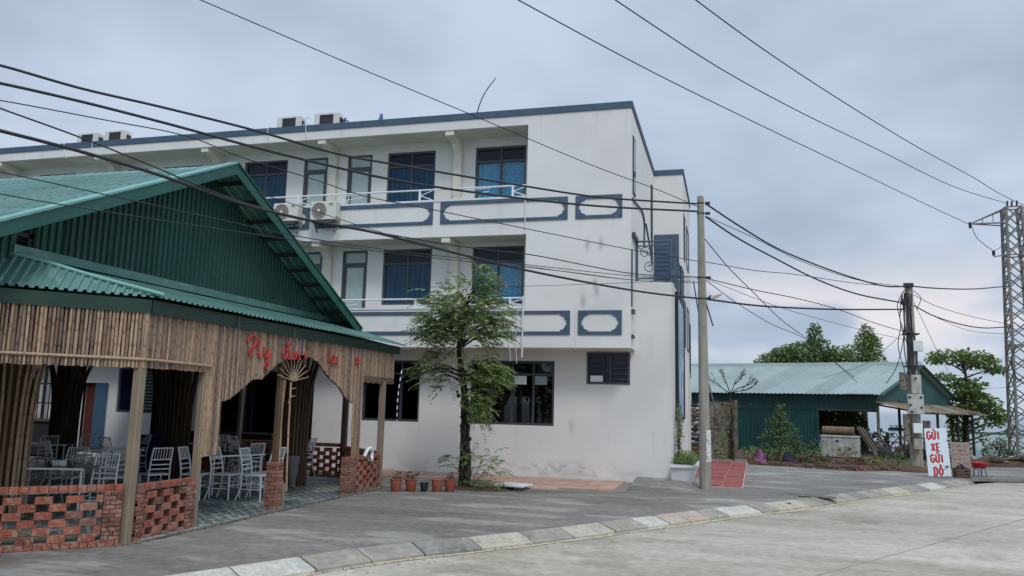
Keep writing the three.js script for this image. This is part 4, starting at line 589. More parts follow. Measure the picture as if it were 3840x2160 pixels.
// chairs and tables
{
  const c = thing('banquet_chair', 'x', 'chair', [0, 0, 0], 0, 'silver banquet chairs in the pavilion');
  local(c, 'seat', rbx(-0.2, 0.2, 0.435, 0.465, -0.2, 0.21, 0.012), M.silver);
  for (const s of [-1, 1]) { local(c, 'leg', tapered([[s * 0.185, 0.44, 0.19], [s * 0.187, 0.2, 0.195], [s * 0.19, 0, 0.2]], 0.0155, 0.012, 6, 7), M.silver); local(c, 'leg', tapered([[s * 0.17, 0.93, -0.29], [s * 0.178, 0.7, -0.225], [s * 0.185, 0.45, -0.19], [s * 0.188, 0.2, -0.21], [s * 0.192, 0, -0.29]], 0.0155, 0.0125, 14, 7), M.silver); }
  const zb = (y) => mix(-0.19, -0.29, (y - 0.45) / 0.48);
  for (const y of [0.925, 0.72, 0.63, 0.55]) local(c, 'back_rail', bar([-0.172, y, zb(y)], [0.172, y, zb(y)], 0.0125), M.silver);
  for (let k = 0; k < 6; k++) local(c, 'spindle', bar([-0.125 + k * 0.05, 0.725, zb(0.725)], [-0.125 + k * 0.05, 0.92, zb(0.92)], 0.0075, 0.0075, 5), M.silver);
  for (const s of [-1, 1]) for (const y of [0.2, 0.3]) local(c, 'stretcher', bar([s * 0.187, y, 0.195], [s * 0.187, y, -0.21], 0.009, 0.009, 5), M.silver);
  for (const z of [0.195, -0.2]) local(c, 'stretcher', bar([-0.187, 0.26, z], [0.187, 0.26, z], 0.009, 0.009, 5), M.silver);
  const Y = 0.044, list = [[-8.52, -13.48, 95, 'chair with its seat to the road, second from the brick entrance pillar'], [-8.62, -13.98, -80, 'chair nearest the brick entrance pillar, turned to the table'], [-9.08, -13.35, 88, 'chair seen through the arch just right of the bamboo clad post'], [-9.55, -13.1, 80, 'chair partly hidden behind the bamboo clad post'],
    [-9.45, -10.6, 160, 'bright chair rising behind the left brick wall, nearest of all'], [-10.35, -12.0, 140, 'chair just left of the corner timber post'], [-10.15, -12.75, -60, 'chair just right of the corner timber post, tilted outline'], [-10.95, -11.55, 165, 'wide chair back left of the nearest chair, behind the table'], [-10.9, -10.2, 40, 'chair cut by the thick bamboo column at the left edge'],
    [-12.2, -18.1, 10, 'distant chair left of centre seen under the arch'], [-11.7, -17.75, 20, 'distant chair behind the arch table, right of the other distant one'], [-10.7, -16.4, 30, 'dark chair in the arch shade before the far table'], [-10.15, -18.0, -95, 'chair right of the bamboo column inside the arch'], [-14.4, -14.5, 150, 'dim chair deep inside left of the dark column'], [-14.6, -15.7, 170, 'dim chair deep inside under the curtained doorway'], [-13.2, -15.2, 10, 'dim chair deep inside before the louvred window'], [-12.9, -13.4, 30, 'dim chair at the middle table of the left opening'], [-9.75, -15.1, -70, 'chair at the arch table half behind the other chairs'], [-13.6, -16.3, 200, 'chair beside the blue chest inside']];
  list.forEach(([x, z, a, l], i) => { const o = i ? copy(c, [x, Y, z], a * R) : c; o.position.set(x, Y, z); o.rotation.y = a * R; o.userData.label = 'silver ' + l; });
  const t = thing('dining_table', 'x', 'table', [0, 0, 0], 0, 'dining tables in the pavilion');
  local(t, 'tabletop', rbx(-0.6, 0.6, 0.72, 0.75, -0.4, 0.4, 0.008), M.tableTop); local(t, 'edge_trim', [bx(-0.605, 0.605, 0.715, 0.745, 0.4, 0.408), bx(-0.605, 0.605, 0.715, 0.745, -0.408, -0.4)], M.silver);
  for (const [x, z] of [[-1, -1], [-1, 1], [1, -1], [1, 1]]) local(t, 'leg', bar([x * 0.54, 0, z * 0.34], [x * 0.54, 0.72, z * 0.34], 0.016), M.silver);
  [[-10.15, -10.45, 20, 'black topped table behind the left brick wall'], [-9.75, -14.35, 70, 'black topped table just inside the arched entrance'], [-12.35, -17.5, 5, 'far black topped table with pale edge under the arch'], [-12.6, -14.3, 60, 'black topped table in the middle of the left opening'], [-14.9, -14.9, 30, 'far black topped table at the left opening']].forEach(([x, z, a, l], i) => { const o = i ? copy(t, [x, Y, z], a * R) : t; o.position.set(x, Y, z); o.rotation.y = a * R; o.userData.label = l; });
  const ch = thing('blue_chest', 'dark blue box beside a chair deep inside the pavilion', 'box', [-13.35, 0.044, -16.9], 0.2); local(ch, 'body', rbx(-0.4, 0.4, 0, 0.85, -0.25, 0.25, 0.02), std({ color: lin(0.01, 0.012, 0.10), roughness: 0.4 })); local(ch, 'lid', rbx(-0.42, 0.42, 0.852, 0.93, -0.27, 0.27, 0.02), std({ color: lin(0.012, 0.015, 0.13), roughness: 0.4 }));
  tag(addMesh('tissue_box', merged(rbx(-10.15, -9.98, 0.796, 0.88, -10.5, -10.38, 0.01)), M.paper, scene), 'pale tissue box on the table behind the left brick wall', 'box');
}

{ // things along the far wall, seen through the left opening
  const c = thing('dark_counter', 'long dark counter against the hotel wall deep inside the left opening', 'counter', [-21, 0, -20.4]); part(c, 'body', bx(-23.5, -19.75, 0.05, 1.05, -20.7, -20.1), M.dark); part(c, 'top', bx(-23.6, -19.7, 1.052, 1.12, -20.75, -20.05), M.timberDark);
  const b = thing('bar_screen', 'dark metal bar screen standing on the counter at the left edge', 'screen', [-21, 1.12, -20.6]); for (let k = 0; k < 12; k++) part(b, 'bar', bar([-22.6 + k * 0.21, 1.12, -20.6], [-22.6 + k * 0.21, 2.9, -20.6], k % 4 === 1 ? 0.05 : 0.018), M.black); for (const y of [1.6, 2.2]) part(b, 'crossbar', bar([-22.65, y, -20.6], [-20.2, y, -20.6], 0.022), M.black);
  const d = thing('bar_counter', 'low dark serving counter before the dark entrance, seen through the arch', 'counter', [-13, 0.04, -19.2]); local(d, 'body', rbx(-1.4, 1.4, 0, 0.9, -0.25, 0.25, 0.01), M.dark); local(d, 'top', rbx(-1.45, 1.45, 0.902, 0.95, -0.3, 0.3, 0.01), M.tableTop);
}
// ---------- plants ----------
function blobLeaves(blobs, len, wid) { const L = []; for (const [cx, cy, cz, ax, ay, az, n] of blobs) for (let i = 0; i < n; i++) { let x, y, z, q; do { x = rr(-1, 1); y = rr(-1, 1); z = rr(-1, 1); q = Math.hypot(x, y, z); } while (q > 1 || q < 0.001); const s = Math.pow(q, -0.45); x *= s; y *= s; z *= s; const k = 1 + 0.25 * (vn(x * 2 + cx, z * 2 + cy) - 0.5) * 2; L.push([cx + x * ax * k, cy + y * ay * k, cz + z * az * k, len * rr(0.6, 1.25), wid * rr(0.7, 1.2), rr(0, 6.28), rr(-0.9, 0.9), rr(-1, 1), tone()]); } return leafGeo(L); }
function fronds(list, pairs, ll, lw) { // [origin, dir, length]
  const L = []; for (const [o, d, len] of list) { const q = Math.hypot(...d), D = d.map((v) => v / q), ya = Math.atan2(D[0], D[2]), t = tone(); for (let k = 1; k <= pairs; k++) { const s = k / pairs, x = o[0] + D[0] * len * s, y = o[1] + D[1] * len * s - 0.35 * len * s * s, z = o[2] + D[2] * len * s; const ls = ll * (1.1 - 0.5 * s) * rr(0.8, 1.2); for (const e of [-1, 1]) L.push([x, y, z, ls, lw * rr(0.8, 1.2), ya + e * rr(0.9, 1.4), rr(0.0, 0.7), rr(-0.5, 0.5), t.map((v) => v * rr(0.85, 1.15))]); } } return leafGeo(L);
}
{ // the tree in front of the hotel
  const T = [-5.87, 0, -17.7], t = thing('street_tree', 'feathery leaved tree with dark knobbly trunk before the hotel wall', 'tree', T);
  part(t, 'trunk', tapered([[-5.84, -0.05, -17.7], [-5.83, 0.5, -17.68], [-5.87, 1.1, -17.7], [-5.88, 1.7, -17.72], [-5.93, 2.2, -17.7], [-6.02, 2.7, -17.72], [-6.08, 3.2, -17.7], [-6.02, 3.6, -17.7], [-5.9, 4.0, -17.68]], 0.145, 0.036, 40, 12, 0.5), M.bark);
  const K = []; for (let k = 0; k < 26; k++) { const y = rr(0.3, 2.6), a = rr(0, 6.28), x = y < 2 ? -5.86 : -5.97; K.push(new THREE.IcosahedronGeometry(rr(0.02, 0.05), 1).scale(1, 1.2, 1).translate(x + Math.cos(a) * 0.115, y, -17.7 + Math.sin(a) * 0.115)); } part(t, 'knot', K, M.bark);
  const blobs = [[-6.35, 4.05, -17.7, 0.85, 0.42, 0.8, 60], [-5.65, 4.25, -17.6, 0.85, 0.5, 0.8, 70], [-5.45, 4.62, -17.6, 0.34, 0.4, 0.4, 30], [-5.15, 3.75, -17.6, 0.6, 0.3, 0.6, 34], [-6.75, 3.62, -17.6, 0.66, 0.28, 0.6, 34], [-6.0, 3.75, -17.4, 0.8, 0.35, 0.6, 46], [-5.4, 3.35, -17.6, 0.45, 0.18, 0.4, 12], [-6.5, 3.3, -17.8, 0.5, 0.2, 0.4, 14],
    [-5.42, 2.66, -17.5, 0.55, 0.26, 0.5, 34], [-5.05, 2.6, -17.5, 0.4, 0.18, 0.4, 16], [-5.5, 2.2, -17.5, 0.38, 0.3, 0.4, 24], [-5.45, 1.8, -17.5, 0.38, 0.26, 0.4, 22], [-6.75, 2.75, -17.8, 0.42, 0.32, 0.4, 14], [-6.55, 2.5, -17.8, 0.3, 0.25, 0.3, 8], [-7.15, 2.65, -17.8, 0.26, 0.2, 0.3, 7]];
  const F = [], br = []; for (const q of blobs) { q[6] = Math.round(q[6] * 2.7); q[0] = mix(-5.95, q[0], 0.82); q[3] *= 0.74; q[5] *= 0.85; };
  for (const [cx, cy, cz, ax, ay, az, n] of blobs) { const base = cy > 3 ? [-5.98, Math.max(3.2, cy - 0.5), -17.7] : [-5.97, cy - 0.15, -17.7]; for (let j = 0; j < Math.max(2, n / 34); j++) { const e = [cx + rr(-0.7, 0.7) * ax, cy + rr(-0.4, 0.5) * ay, cz + rr(-0.7, 0.7) * az]; br.push(tapered([base, [mix(base[0], e[0], 0.5), mix(base[1], e[1], 0.5) + 0.08, mix(base[2], e[2], 0.5)], e], 0.022, 0.006, 8, 5)); }
    for (let i = 0; i < n; i++) { const x = rr(-1, 1), y = rr(-1, 1), z = rr(-1, 1); const o = [cx + x * ax * 0.8, cy + y * ay * 1.15, cz + z * az * 0.8]; F.push([o, [o[0] - base[0] + rr(-0.4, 0.4), rr(-0.35, 0.45), o[2] - base[2] + rr(-0.4, 0.4)], rr(0.26, 0.46)]); } }
  part(t, 'branch', br, M.bark); part(t, 'crown', fronds(F, 9, 0.095, 0.042), M.leaf, true);
  const s = thing('shrub', 'leafy sapling and ground greenery at the foot of the dark trunk', 'shrub', [-5.4, 0, -17.6]); const G = []; for (let i = 0; i < 46; i++) { const o = [-5.42 + rr(-0.42, 0.42), rr(0.35, 0.85), -17.5 + rr(-0.35, 0.35)]; G.push([o, [o[0] + 5.5 + rr(-0.4, 0.4), rr(-0.1, 0.4), o[2] + 17.5 + rr(-0.4, 0.4)], rr(0.25, 0.45)]); } for (let i = 0; i < 10; i++) G.push([[-5.95 - rr(0, 0.3), rr(0.5, 0.75), -17.55], [-1, rr(-0.3, 0.3), rr(-0.6, 0.6)], rr(0.25, 0.4)]);
  part(s, 'foliage', [fronds(G, 8, 0.085, 0.035), blobLeaves([[-5.4, 0.12, -17.5, 0.5, 0.12, 0.25, 260]], 0.10, 0.03)], M.leafFresh, true); part(s, 'stem', [[-5.6, 0.5], [-5.35, 0.7], [-5.2, 0.55], [-6.1, 0.6]].map(([x, y]) => tapered([[-5.7, 0, -17.6], [x, y, -17.5]], 0.012, 0.005, 4, 5)), M.barkPale);
  part(s, 'earth', new THREE.SphereGeometry(1, 20, 8, 0, 6.3, 0, 1.57).scale(0.75, 0.07, 0.34).translate(-5.5, 0, -17.55), M.soil);
}
{ // five pots in a row
  const spots = [[-6.94, -16.35, 0, 'terracotta flowerpot with a dry stem, nearest the pavilion', 0.2], [-6.66, -16.5, 0, 'terracotta flowerpot with a small leafy plant, second from the pavilion', 0.2], [-6.40, -16.62, 1, 'small black plastic pot between the terracotta pots', 0], [-6.14, -16.72, 0, 'bare terracotta flowerpot right of the black pot', 0], [-5.90, -16.86, 0, 'terracotta flowerpot with wilted plant beside the tree trunk', 0.1]];
  spots.forEach(([x, z, k, label, pl], i) => { const p = thing(k ? 'black_pot' : 'flowerpot', label, 'flowerpot', [x, 0, z], 0, k ? undefined : 'terracotta flowerpots in a row'); const s = k ? 0.72 : 1, m = k ? std({ color: lin(0.02, 0.022, 0.03), roughness: 0.6 }) : M.terracotta[i % 3];
    local(p, 'pot', new THREE.LatheGeometry([[0.001, 0.0], [0.095, 0], [0.13, 0.26], [0.117, 0.26], [0.1, 0.2], [0.001, 0.2]].map(([a, b]) => new THREE.Vector2(a * s, b * s)), 20), m); local(p, 'rim', new THREE.TorusGeometry(0.128 * s, 0.013 * s, 8, 22).rotateX(Math.PI / 2).translate(0, 0.255 * s, 0), m); local(p, 'soil', new THREE.CircleGeometry(0.11 * s, 14).rotateX(-Math.PI / 2).translate(0, 0.225 * s, 0), M.soil);
    if (pl) { local(p, 'stem', [tapered([[0, 0.22, 0], [0.03, 0.3, 0.01], [0.01, 0.36 + pl * 0.4, 0]], 0.012, 0.006, 5, 5), tapered([[0, 0.24, 0], [-0.07, 0.33, 0], [-0.1, 0.38, 0]], 0.009, 0.005, 5, 5)], M.timberDark); local(p, 'leaf', leafGeo(Array.from({ length: i === 1 ? 34 : 20 }, () => [rr(-0.11, 0.11), rr(0.27, 0.4), rr(-0.08, 0.08), 0.10, 0.055, rr(0, 6), rr(-0.6, 0.6), rr(-1, 1), [1.5, 0.7, 0.6].map((v) => v * rr(0.7, 1.3))])), M.leafDark, true); } });
  const w = thing('white_slab', 'white board lying on the terracotta paving right of the tree', 'board', [-4.75, 0.04, -17.95], -0.2); local(w, 'board', rbx(-0.34, 0.34, 0.04, 0.085, -0.3, 0.3, 0.01), M.white); local(w, 'block', [bx(-0.25, -0.1, -0.03, 0.04, -0.2, 0.2), bx(0.1, 0.25, -0.03, 0.04, -0.2, 0.2)], M.mortar);
  // white planter with grass, and a creeper on the wall
  const p = thing('white_planter', 'white masonry planter with grass at the hotel corner', 'planter', [-1.1, 0.05, -21]); part(p, 'box', [quad([-1.42, 0.04, -20.5], [-0.95, 0.04, -20.45], [-0.86, 0.5, -20.36], [-1.44, 0.52, -20.4]), quad([-0.95, 0.04, -20.45], [-1.0, 0.04, -22.6], [-0.80, 0.5, -22.6], [-0.86, 0.5, -20.36]), quad([-1.42, 0.5, -20.5], [-1.42, 0.04, -20.5], [-1.42, 0.04, -22.6], [-1.42, 0.5, -22.6])], M.white);
  part(p, 'rim', [bx(-1.45, -0.84, 0.47, 0.54, -20.42, -20.34), sbar([-0.845, 0.505, -20.38], [-0.785, 0.505, -22.6], 0.08, 0.07)], M.white); part(p, 'soil', quad([-1.41, 0.46, -20.45], [-0.88, 0.46, -20.42], [-0.84, 0.46, -22.6], [-1.41, 0.46, -22.6]), M.soil);
  part(p, 'grass', blobLeaves([[-1.12, 0.58, -20.9, 0.26, 0.12, 0.4, 500], [-1.1, 0.66, -21.7, 0.26, 0.14, 0.5, 450]], 0.15, 0.022), M.leaf, true);
  const c = thing('creeper', 'dried pale creeper climbing the hotel side wall above the planter', 'plant', [-1.35, 0.5, -22]); const B = []; for (let k = 0; k < 16; k++) { const z = -21.3 - rr(0, 1.0); let P = [[-1.37, 0.5, z]]; for (let j = 1; j < 6; j++) P.push([-1.36 + rr(-0.01, 0.09), 0.5 + j * rr(0.22, 0.32), P[j - 1][2] + rr(-0.14, 0.14)]); B.push(tapered(P, 0.012, 0.005, 14, 4)); } part(c, 'stem', B, M.barkPale); part(c, 'leaf', blobLeaves([[-1.28, 1.5, -21.6, 0.09, 0.5, 0.45, 120], [-1.28, 0.95, -21.6, 0.09, 0.5, 0.4, 70]], 0.09, 0.05), M.leaf, true);
}
const tree = (name, label, base, trunk, blobs, len, wid, mat, barkM, cat = 'tree') => { const t = thing(name, label, cat, base); part(t, 'trunk', trunk, barkM); part(t, 'crown', blobLeaves(blobs, len, wid), mat, true); return t; };
tree('background_tree', 'broad round green tree rising behind the shed roof, left one with a dark spire', [4.3, -1, -55], [tapered([[4.3, -1.2, -55], [4.4, 3, -55], [4.6, 6, -55]], 0.3, 0.1, 10, 8), tapered([[4.3, 2, -55], [2.6, 4.6, -55]], 0.14, 0.05), tapered([[4.4, 2.6, -55], [6, 4.8, -55]], 0.14, 0.05)],
  [[2.5, 5.0, -54.4, 0.9, 0.6, 1, 700], [3.4, 5.5, -54.6, 0.9, 0.6, 1, 700], [6.6, 5.2, -54.8, 1, 0.8, 0.9, 800], [3.2, 4.6, -54.6, 1.7, 0.9, 1.4, 1300], [4.6, 5.4, -55, 1.5, 1.0, 1.4, 1400], [5.5, 5.7, -55, 0.9, 0.9, 1, 700], [2.3, 4.5, -54.4, 0.9, 0.5, 0.9, 400], [5.35, 6.7, -55.3, 0.42, 0.9, 0.45, 500], [4.5, 3.8, -54.4, 3.4, 0.9, 1.5, 2000], [6.2, 5.1, -55, 0.8, 0.8, 0.8, 700], [4.2, 5.2, -54.2, 1.5, 0.7, 0.8, 900]], 0.26, 0.12, M.leafMid, M.bark);
tree('background_tree', 'tall green tree behind the shed roof, right one with a pointed leafy top', [7.9, -1, -54], [tapered([[7.9, -1.2, -54], [8, 3, -54], [8.2, 6.6, -54]], 0.28, 0.06, 10, 8)],
  [[7.6, 5.2, -54, 1.1, 0.9, 1.1, 1100], [8.3, 5.9, -54, 0.75, 0.95, 0.8, 900], [8.25, 6.8, -54, 0.36, 0.6, 0.4, 300], [8.6, 6.3, -54, 0.4, 0.5, 0.4, 240], [7.0, 4.8, -53.8, 0.9, 0.7, 0.9, 600], [8.6, 4.9, -53.8, 0.7, 0.8, 0.9, 600], [8.0, 4.0, -53.6, 1.7, 0.8, 1.3, 1100]], 0.24, 0.11, M.leafFresh, M.bark);
{ // tropical almond: flat tiers of big leaves
  const b = [12.2, -1.1, -48.8], br = [tapered([b, [12.3, 1, -49], [12.5, 2.4, -49.5], [12.7, 4, -50], [12.6, 5.3, -50.3]], 0.2, 0.05, 16, 8)], tiers = [[12.5, 5.15, -50.4, 1.5, 0.34, 1.4, 1000], [13.6, 4.85, -50.8, 1.2, 0.32, 1.2, 700], [12.6, 3.3, -50.2, 1.0, 0.55, 1.1, 800], [13.3, 2.6, -50.6, 1.2, 0.5, 1.1, 800], [12.2, 1.6, -49.8, 0.6, 0.7, 0.7, 450], [14.3, 2.0, -51.2, 0.7, 0.35, 0.7, 350], [14.5, 4.5, -51.2, 0.55, 0.24, 0.8, 200], [11.4, 4.95, -50.2, 0.5, 0.2, 0.8, 140], [11.6, 4.0, -50, 0.7, 0.22, 0.9, 220], [12.9, 3.65, -50.4, 0.8, 0.28, 1.1, 330], [12.9, 2.9, -50.4, 1.2, 0.3, 1.2, 520], [13.9, 2.3, -51, 0.9, 0.3, 1, 360], [14.6, 1.6, -51.5, 0.6, 0.3, 0.7, 230], [15.3, 1.1, -51.8, 0.45, 0.25, 0.5, 130], [12.2, 2.2, -50, 0.9, 0.3, 1, 300], [13.2, 1.3, -50.6, 0.5, 0.4, 0.6, 150], [11.9, 0.9, -49.3, 0.5, 0.7, 0.5, 300], [13.7, 0.6, -50.9, 0.35, 0.35, 0.4, 80], [12.1, 0, -49, 0.45, 0.5, 0.5, 200]];
  for (const [x, y, z] of tiers) { const y0 = Math.max(0.3, y - 0.6); br.push(tapered([[12.5, y0, -49.8], [mix(12.5, x, 0.6), y - 0.15, mix(-49.8, z, 0.6)], [x, y, z]], 0.06, 0.015, 8, 5)); }
  tree('almond_tree', 'layered broad leaved tree between the shed gable and the lattice tower', b, br, tiers.map((q) => [...q.slice(0, 6), Math.round(q[6] * (q[1] < 1.2 ? 0.3 : 0.5))]), 0.32, 0.17, M.leafFresh, M.bark);
}
{ // small bare tree by the concrete pole
  const t = thing('bare_tree', 'small almost bare tree with forked twigs behind the concrete pole', 'tree', [0.05, 0, -32.1]), B = [tapered([[0.08, -0.05, -32.1], [0.05, 1.2, -32.1], [0.0, 2.5, -32.1]], 0.055, 0.03, 8, 6)], L = [];
  const grow = (o, d, l, r, k) => { const e = o.map((v, i) => v + d[i] * l); B.push(tapered([o, o.map((v, i) => v + d[i] * l * 0.5 + rr(-0.03, 0.03)), e], r, r * 0.65, 6, 5)); if (k) for (let j = 0; j < 2 + (rnd() < 0.4 ? 1 : 0); j++) { const n = [d[0] + rr(-0.6, 0.6), d[1] * 0.8 + rr(0, 0.4), d[2] + rr(-0.5, 0.5)], q = Math.hypot(...n); grow(e, n.map((v) => v / q), l * rr(0.6, 0.85), r * 0.65, k - 1); } else if (rnd() < 0.7) for (let j = 0; j < 3; j++) L.push([e[0], e[1], e[2], rr(0.06, 0.11), 0.035, rr(0, 6.28), rr(-1, 1), 0, tone()]); };
  for (const d of [[-0.8, 0.6, 0], [0.75, 0.55, 0.1], [-0.3, 0.9, 0.2], [0.35, 0.85, -0.2], [0.95, 0.3, 0]]) grow([0.0, 2.5, -32.1], d, 0.42, 0.024, 3);
  grow([0.02, 2.0, -32.1], [-0.9, 0.35, 0], 0.5, 0.02, 1); grow([0.04, 1.9, -32.1], [0.9, 0.3, 0], 0.5, 0.02, 1);
  part(t, 'trunk', B, M.bark); part(t, 'leaf', leafGeo(L), M.leafDark, true);
}
tree('garden_shrub', 'cone shaped green shrub in front of the dark green shed wall', [1.86, 0, -33.6], [tapered([[1.86, 0, -33.6], [1.85, 1.0, -33.6], [1.86, 1.9, -33.6]], 0.05, 0.012)], [[1.86, 1.85, -33.6, 0.2, 0.35, 0.2, 170], [1.84, 1.35, -33.6, 0.45, 0.42, 0.4, 430], [1.9, 0.85, -33.4, 0.75, 0.45, 0.55, 700], [1.9, 0.4, -33.2, 0.95, 0.35, 0.65, 800], [1.6, 0.3, -31.6, 0.7, 0.25, 0.4, 300], [2.9, 0.3, -31.4, 0.5, 0.2, 0.35, 160], [2.7, 0.45, -33.2, 0.45, 0.3, 0.4, 200], [3.2, 0.5, -33, 0.2, 0.35, 0.2, 70]], 0.14, 0.06, M.leafDark, M.bark, 'shrub');
tree('low_bush', 'low dark bush in the bed left of the cone shaped shrub', [0.7, 0, -32.6], [tapered([[0.7, 0, -32.6], [0.7, 0.4, -32.6]], 0.02, 0.01)], [[0.75, 0.35, -32.4, 0.5, 0.2, 0.35, 220], [-0.3, 0.9, -32.2, 0.22, 0.3, 0.2, 90], [-0.3, 0.3, -32, 0.3, 0.3, 0.2, 80]], 0.12, 0.05, M.leaf, M.bark, 'bush');
tree('low_bush', 'bright green seedling before the pale chest freezer', [4.3, 0.1, -33.6], [tapered([[4.3, 0, -33.6], [4.3, 0.35, -33.6]], 0.015, 0.008)], [[4.3, 0.42, -33.6, 0.36, 0.16, 0.3, 130]], 0.15, 0.06, M.leafFresh, M.bark, 'bush');
tree('low_bush', 'bush growing on the rubble bank before the far teal roof', [12.6, -0.3, -44.6], [tapered([[12.6, -0.4, -44.6], [12.6, 0.4, -44.6]], 0.03, 0.01)], [[12.4, 0.15, -44.6, 0.6, 0.4, 0.5, 330], [12.7, 0.5, -44.7, 0.35, 0.35, 0.4, 200], [13.1, 0.0, -44.4, 0.5, 0.3, 0.4, 200]], 0.17, 0.07, M.leafDark, M.bark, 'bush');
tree('fan_bush', 'yellowish green bush at the foot of the lattice tower', [14.3, -0.3, -43], [tapered([[14.3, -0.4, -43], [14.3, 0.6, -43]], 0.03, 0.01)], [[14.35, 0.6, -43, 0.5, 0.55, 0.5, 260], [14.4, 0.0, -42.6, 0.6, 0.35, 0.5, 200]], 0.3, 0.04, M.leafFresh, M.bark, 'bush');
tree('low_bush', 'dark bush under the shed awning behind the leaning planks', [7.3, 0, -43.5], [tapered([[7.3, -0.2, -43.5], [7.3, 0.6, -43.5]], 0.03, 0.01)], [[7.2, 0.55, -43.5, 0.5, 0.5, 0.5, 240], [6.3, 0.8, -44, 0.5, 0.6, 0.5, 240], [4.9, 1.7, -44.5, 1.5, 0.8, 0.9, 3200], [3.9, 1.2, -44.3, 1.2, 0.9, 0.8, 2400], [6.0, 1.2, -44.6, 0.7, 0.7, 0.5, 800]], 0.24, 0.12, M.leafMid, M.bark, 'bush');
tree('weeds', 'rough weeds at the foot of the second utility pole', [5.3, 0, -31], [tapered([[5.3, 0, -31], [5.3, 0.3, -31]], 0.01, 0.005)], [[5.3, 0.25, -30.9, 0.7, 0.25, 0.4, 320], [6.7, 0.15, -31.2, 0.4, 0.15, 0.3, 90]], 0.24, 0.03, M.leaf, M.bark, 'weeds');

// ---------- shed, its yard and things ----------
const E1 = [6.28, -38.8], SU = [0.945, 0.327], SV = [0.45, -0.893], sp = (a, b, y) => [E1[0] - a * SU[0] + b * SV[0], y, E1[1] - a * SU[1] + b * SV[1]];
{
  const s = thing('green_shed', 'long dark green metal shed with pale teal roof behind the yard', 'shed', [2, 0, -42]);
  const sub = (p, q) => q.map((v, i) => v - p[i]), un = (v) => { const l = Math.hypot(...v); return v.map((x) => x / l); }, le = (v) => Math.hypot(...v);
  const left = [-SU[0], 0, -SU[1]], e = sp(0, -0.35, 2.70), r = sp(0, 6.15, 4.32), dn = sub(e, r), f = sp(0, 12.6, 2.7), up = [0, 1, 0];
  for (let k = 0; k < 17; k++) part(s, 'roof_sheet', corr([r[0] + left[0] * k, r[1] + (k % 2) * 0.006, r[2] + left[2] * k], left, un(dn.map((v) => -v)), up, -0.25 * (k === 0), 1.02, 0.2, 0.03, () => 0, () => le(dn)), pick(FS));
  for (let k = 0; k < 17; k++) part(s, 'roof_sheet', corr([r[0] + left[0] * k, r[1] + (k % 2) * 0.006, r[2] + left[2] * k], left, un(sub(r, f)), up, -0.25 * (k === 0), 1.02, 0.2, 0.03, () => 0, () => le(sub(r, f))), M.shedRoof);
  part(s, 'ridge_cap', [sbar(sp(-0.25, 6.15, 4.36), sp(17, 6.15, 4.36), 0.3, 0.07)], M.shedRoof);
  const nb = un([-SV[0], 0, -SV[1]]);
  for (let k = 0; k < 16; k++) part(s, 'wall_sheet', corr(sp(k, 0, 0), left, up, nb, 0, 1.01, 0.15, 0.025, () => 1.98, () => 2.72), pick(FG));
  for (let k = 0; k < 5; k++) part(s, 'wall_sheet', corr(sp(2.62 + k * 1.0, 0.03, 0), left, up, nb, 0, Math.min(1.01, 4.6 - k), 0.15, 0.025, () => 0, () => 2.0), pick(FG));
  part(s, 'girt', [sbar(sp(0, 0.02, 2.0), sp(2.62, 0.02, 2.0), 0.09), sbar(sp(0, -0.06, 2.72), sp(16, -0.06, 2.72), 0.06), sbar(sp(0, -0.38, 2.70), sp(1.2, -0.38, 2.70), 0.05, 0.09)], M.purlin);
  const gy = (b) => 4.32 - Math.abs(b - 6.15) / 6.15 * 1.55 - 0.08, gn = un([SU[0], 0, SU[1]]), vv = [SV[0], 0, SV[1]];
  for (let k = 0; k < 13; k++) part(s, 'gable_sheet', corr(sp(0.05, 0, 0), vv, up, gn, k * 0.96, Math.min(k * 0.96 + 0.97, 12.3), 0.16, 0.025, () => 2.3, gy), M.shedGable);
  part(s, 'barge_board', [sbar(sp(-0.26, -0.3, 2.70), sp(-0.26, 6.15, 4.33), 0.14, 0.03), sbar(sp(-0.26, 12.6, 2.70), sp(-0.26, 6.15, 4.33), 0.14, 0.03)], M.shedWall);
  part(s, 'patch_sheet', corr(sp(-0.0, 0, 0), vv, up, gn, 5.1, 6.6, 0.16, 0.025, () => 2.75, (b) => 4.1), M.shedRoof);
  for (let k = 0; k < 13; k++) { const a = sp(0, k * 1.0 - 0.3, 2.38 + rr(-0.02, 0.03)), d = un(sub(sp(0, 0, 2.42), sp(-1.7, 0, 2.0 - (k > 8 ? 0.05 : 0)))); part(s, 'awning_sheet', corr(a, vv, d, up, 0, 1.04, 0.12, 0.02, () => 0, () => 1.75 + rr(-0.1, 0.15)), M.rust); }
  part(s, 'awning_beam', [sbar(sp(-1.5, -0.3, 1.98), sp(-1.5, 12.6, 1.95), 0.1), sbar(sp(0, -0.2, 2.28), sp(-1.6, -0.2, 2.0), 0.06), ...[2.2, 5, 8, 11].map((b) => sbar(sp(0, b, 2.3), sp(-1.6, b, 1.98), 0.06))], M.purlin);
  for (const [a, b, m] of [[0, 0, M.oldConc], [0.05, 3.2, M.purlin], [-1.45, 3.6, M.purlin], [-1.45, 7.2, M.purlin], [-1.45, 10.2, M.purlin], [2.6, 0.05, M.shedWall], [0, 12.3, M.purlin], [6, 12.3, M.purlin]]) part(s, 'post', bar(sp(a, b, -0.2), sp(a, b, a < 0 ? 2.0 : 2.6), 0.07, 0.06), m);
}
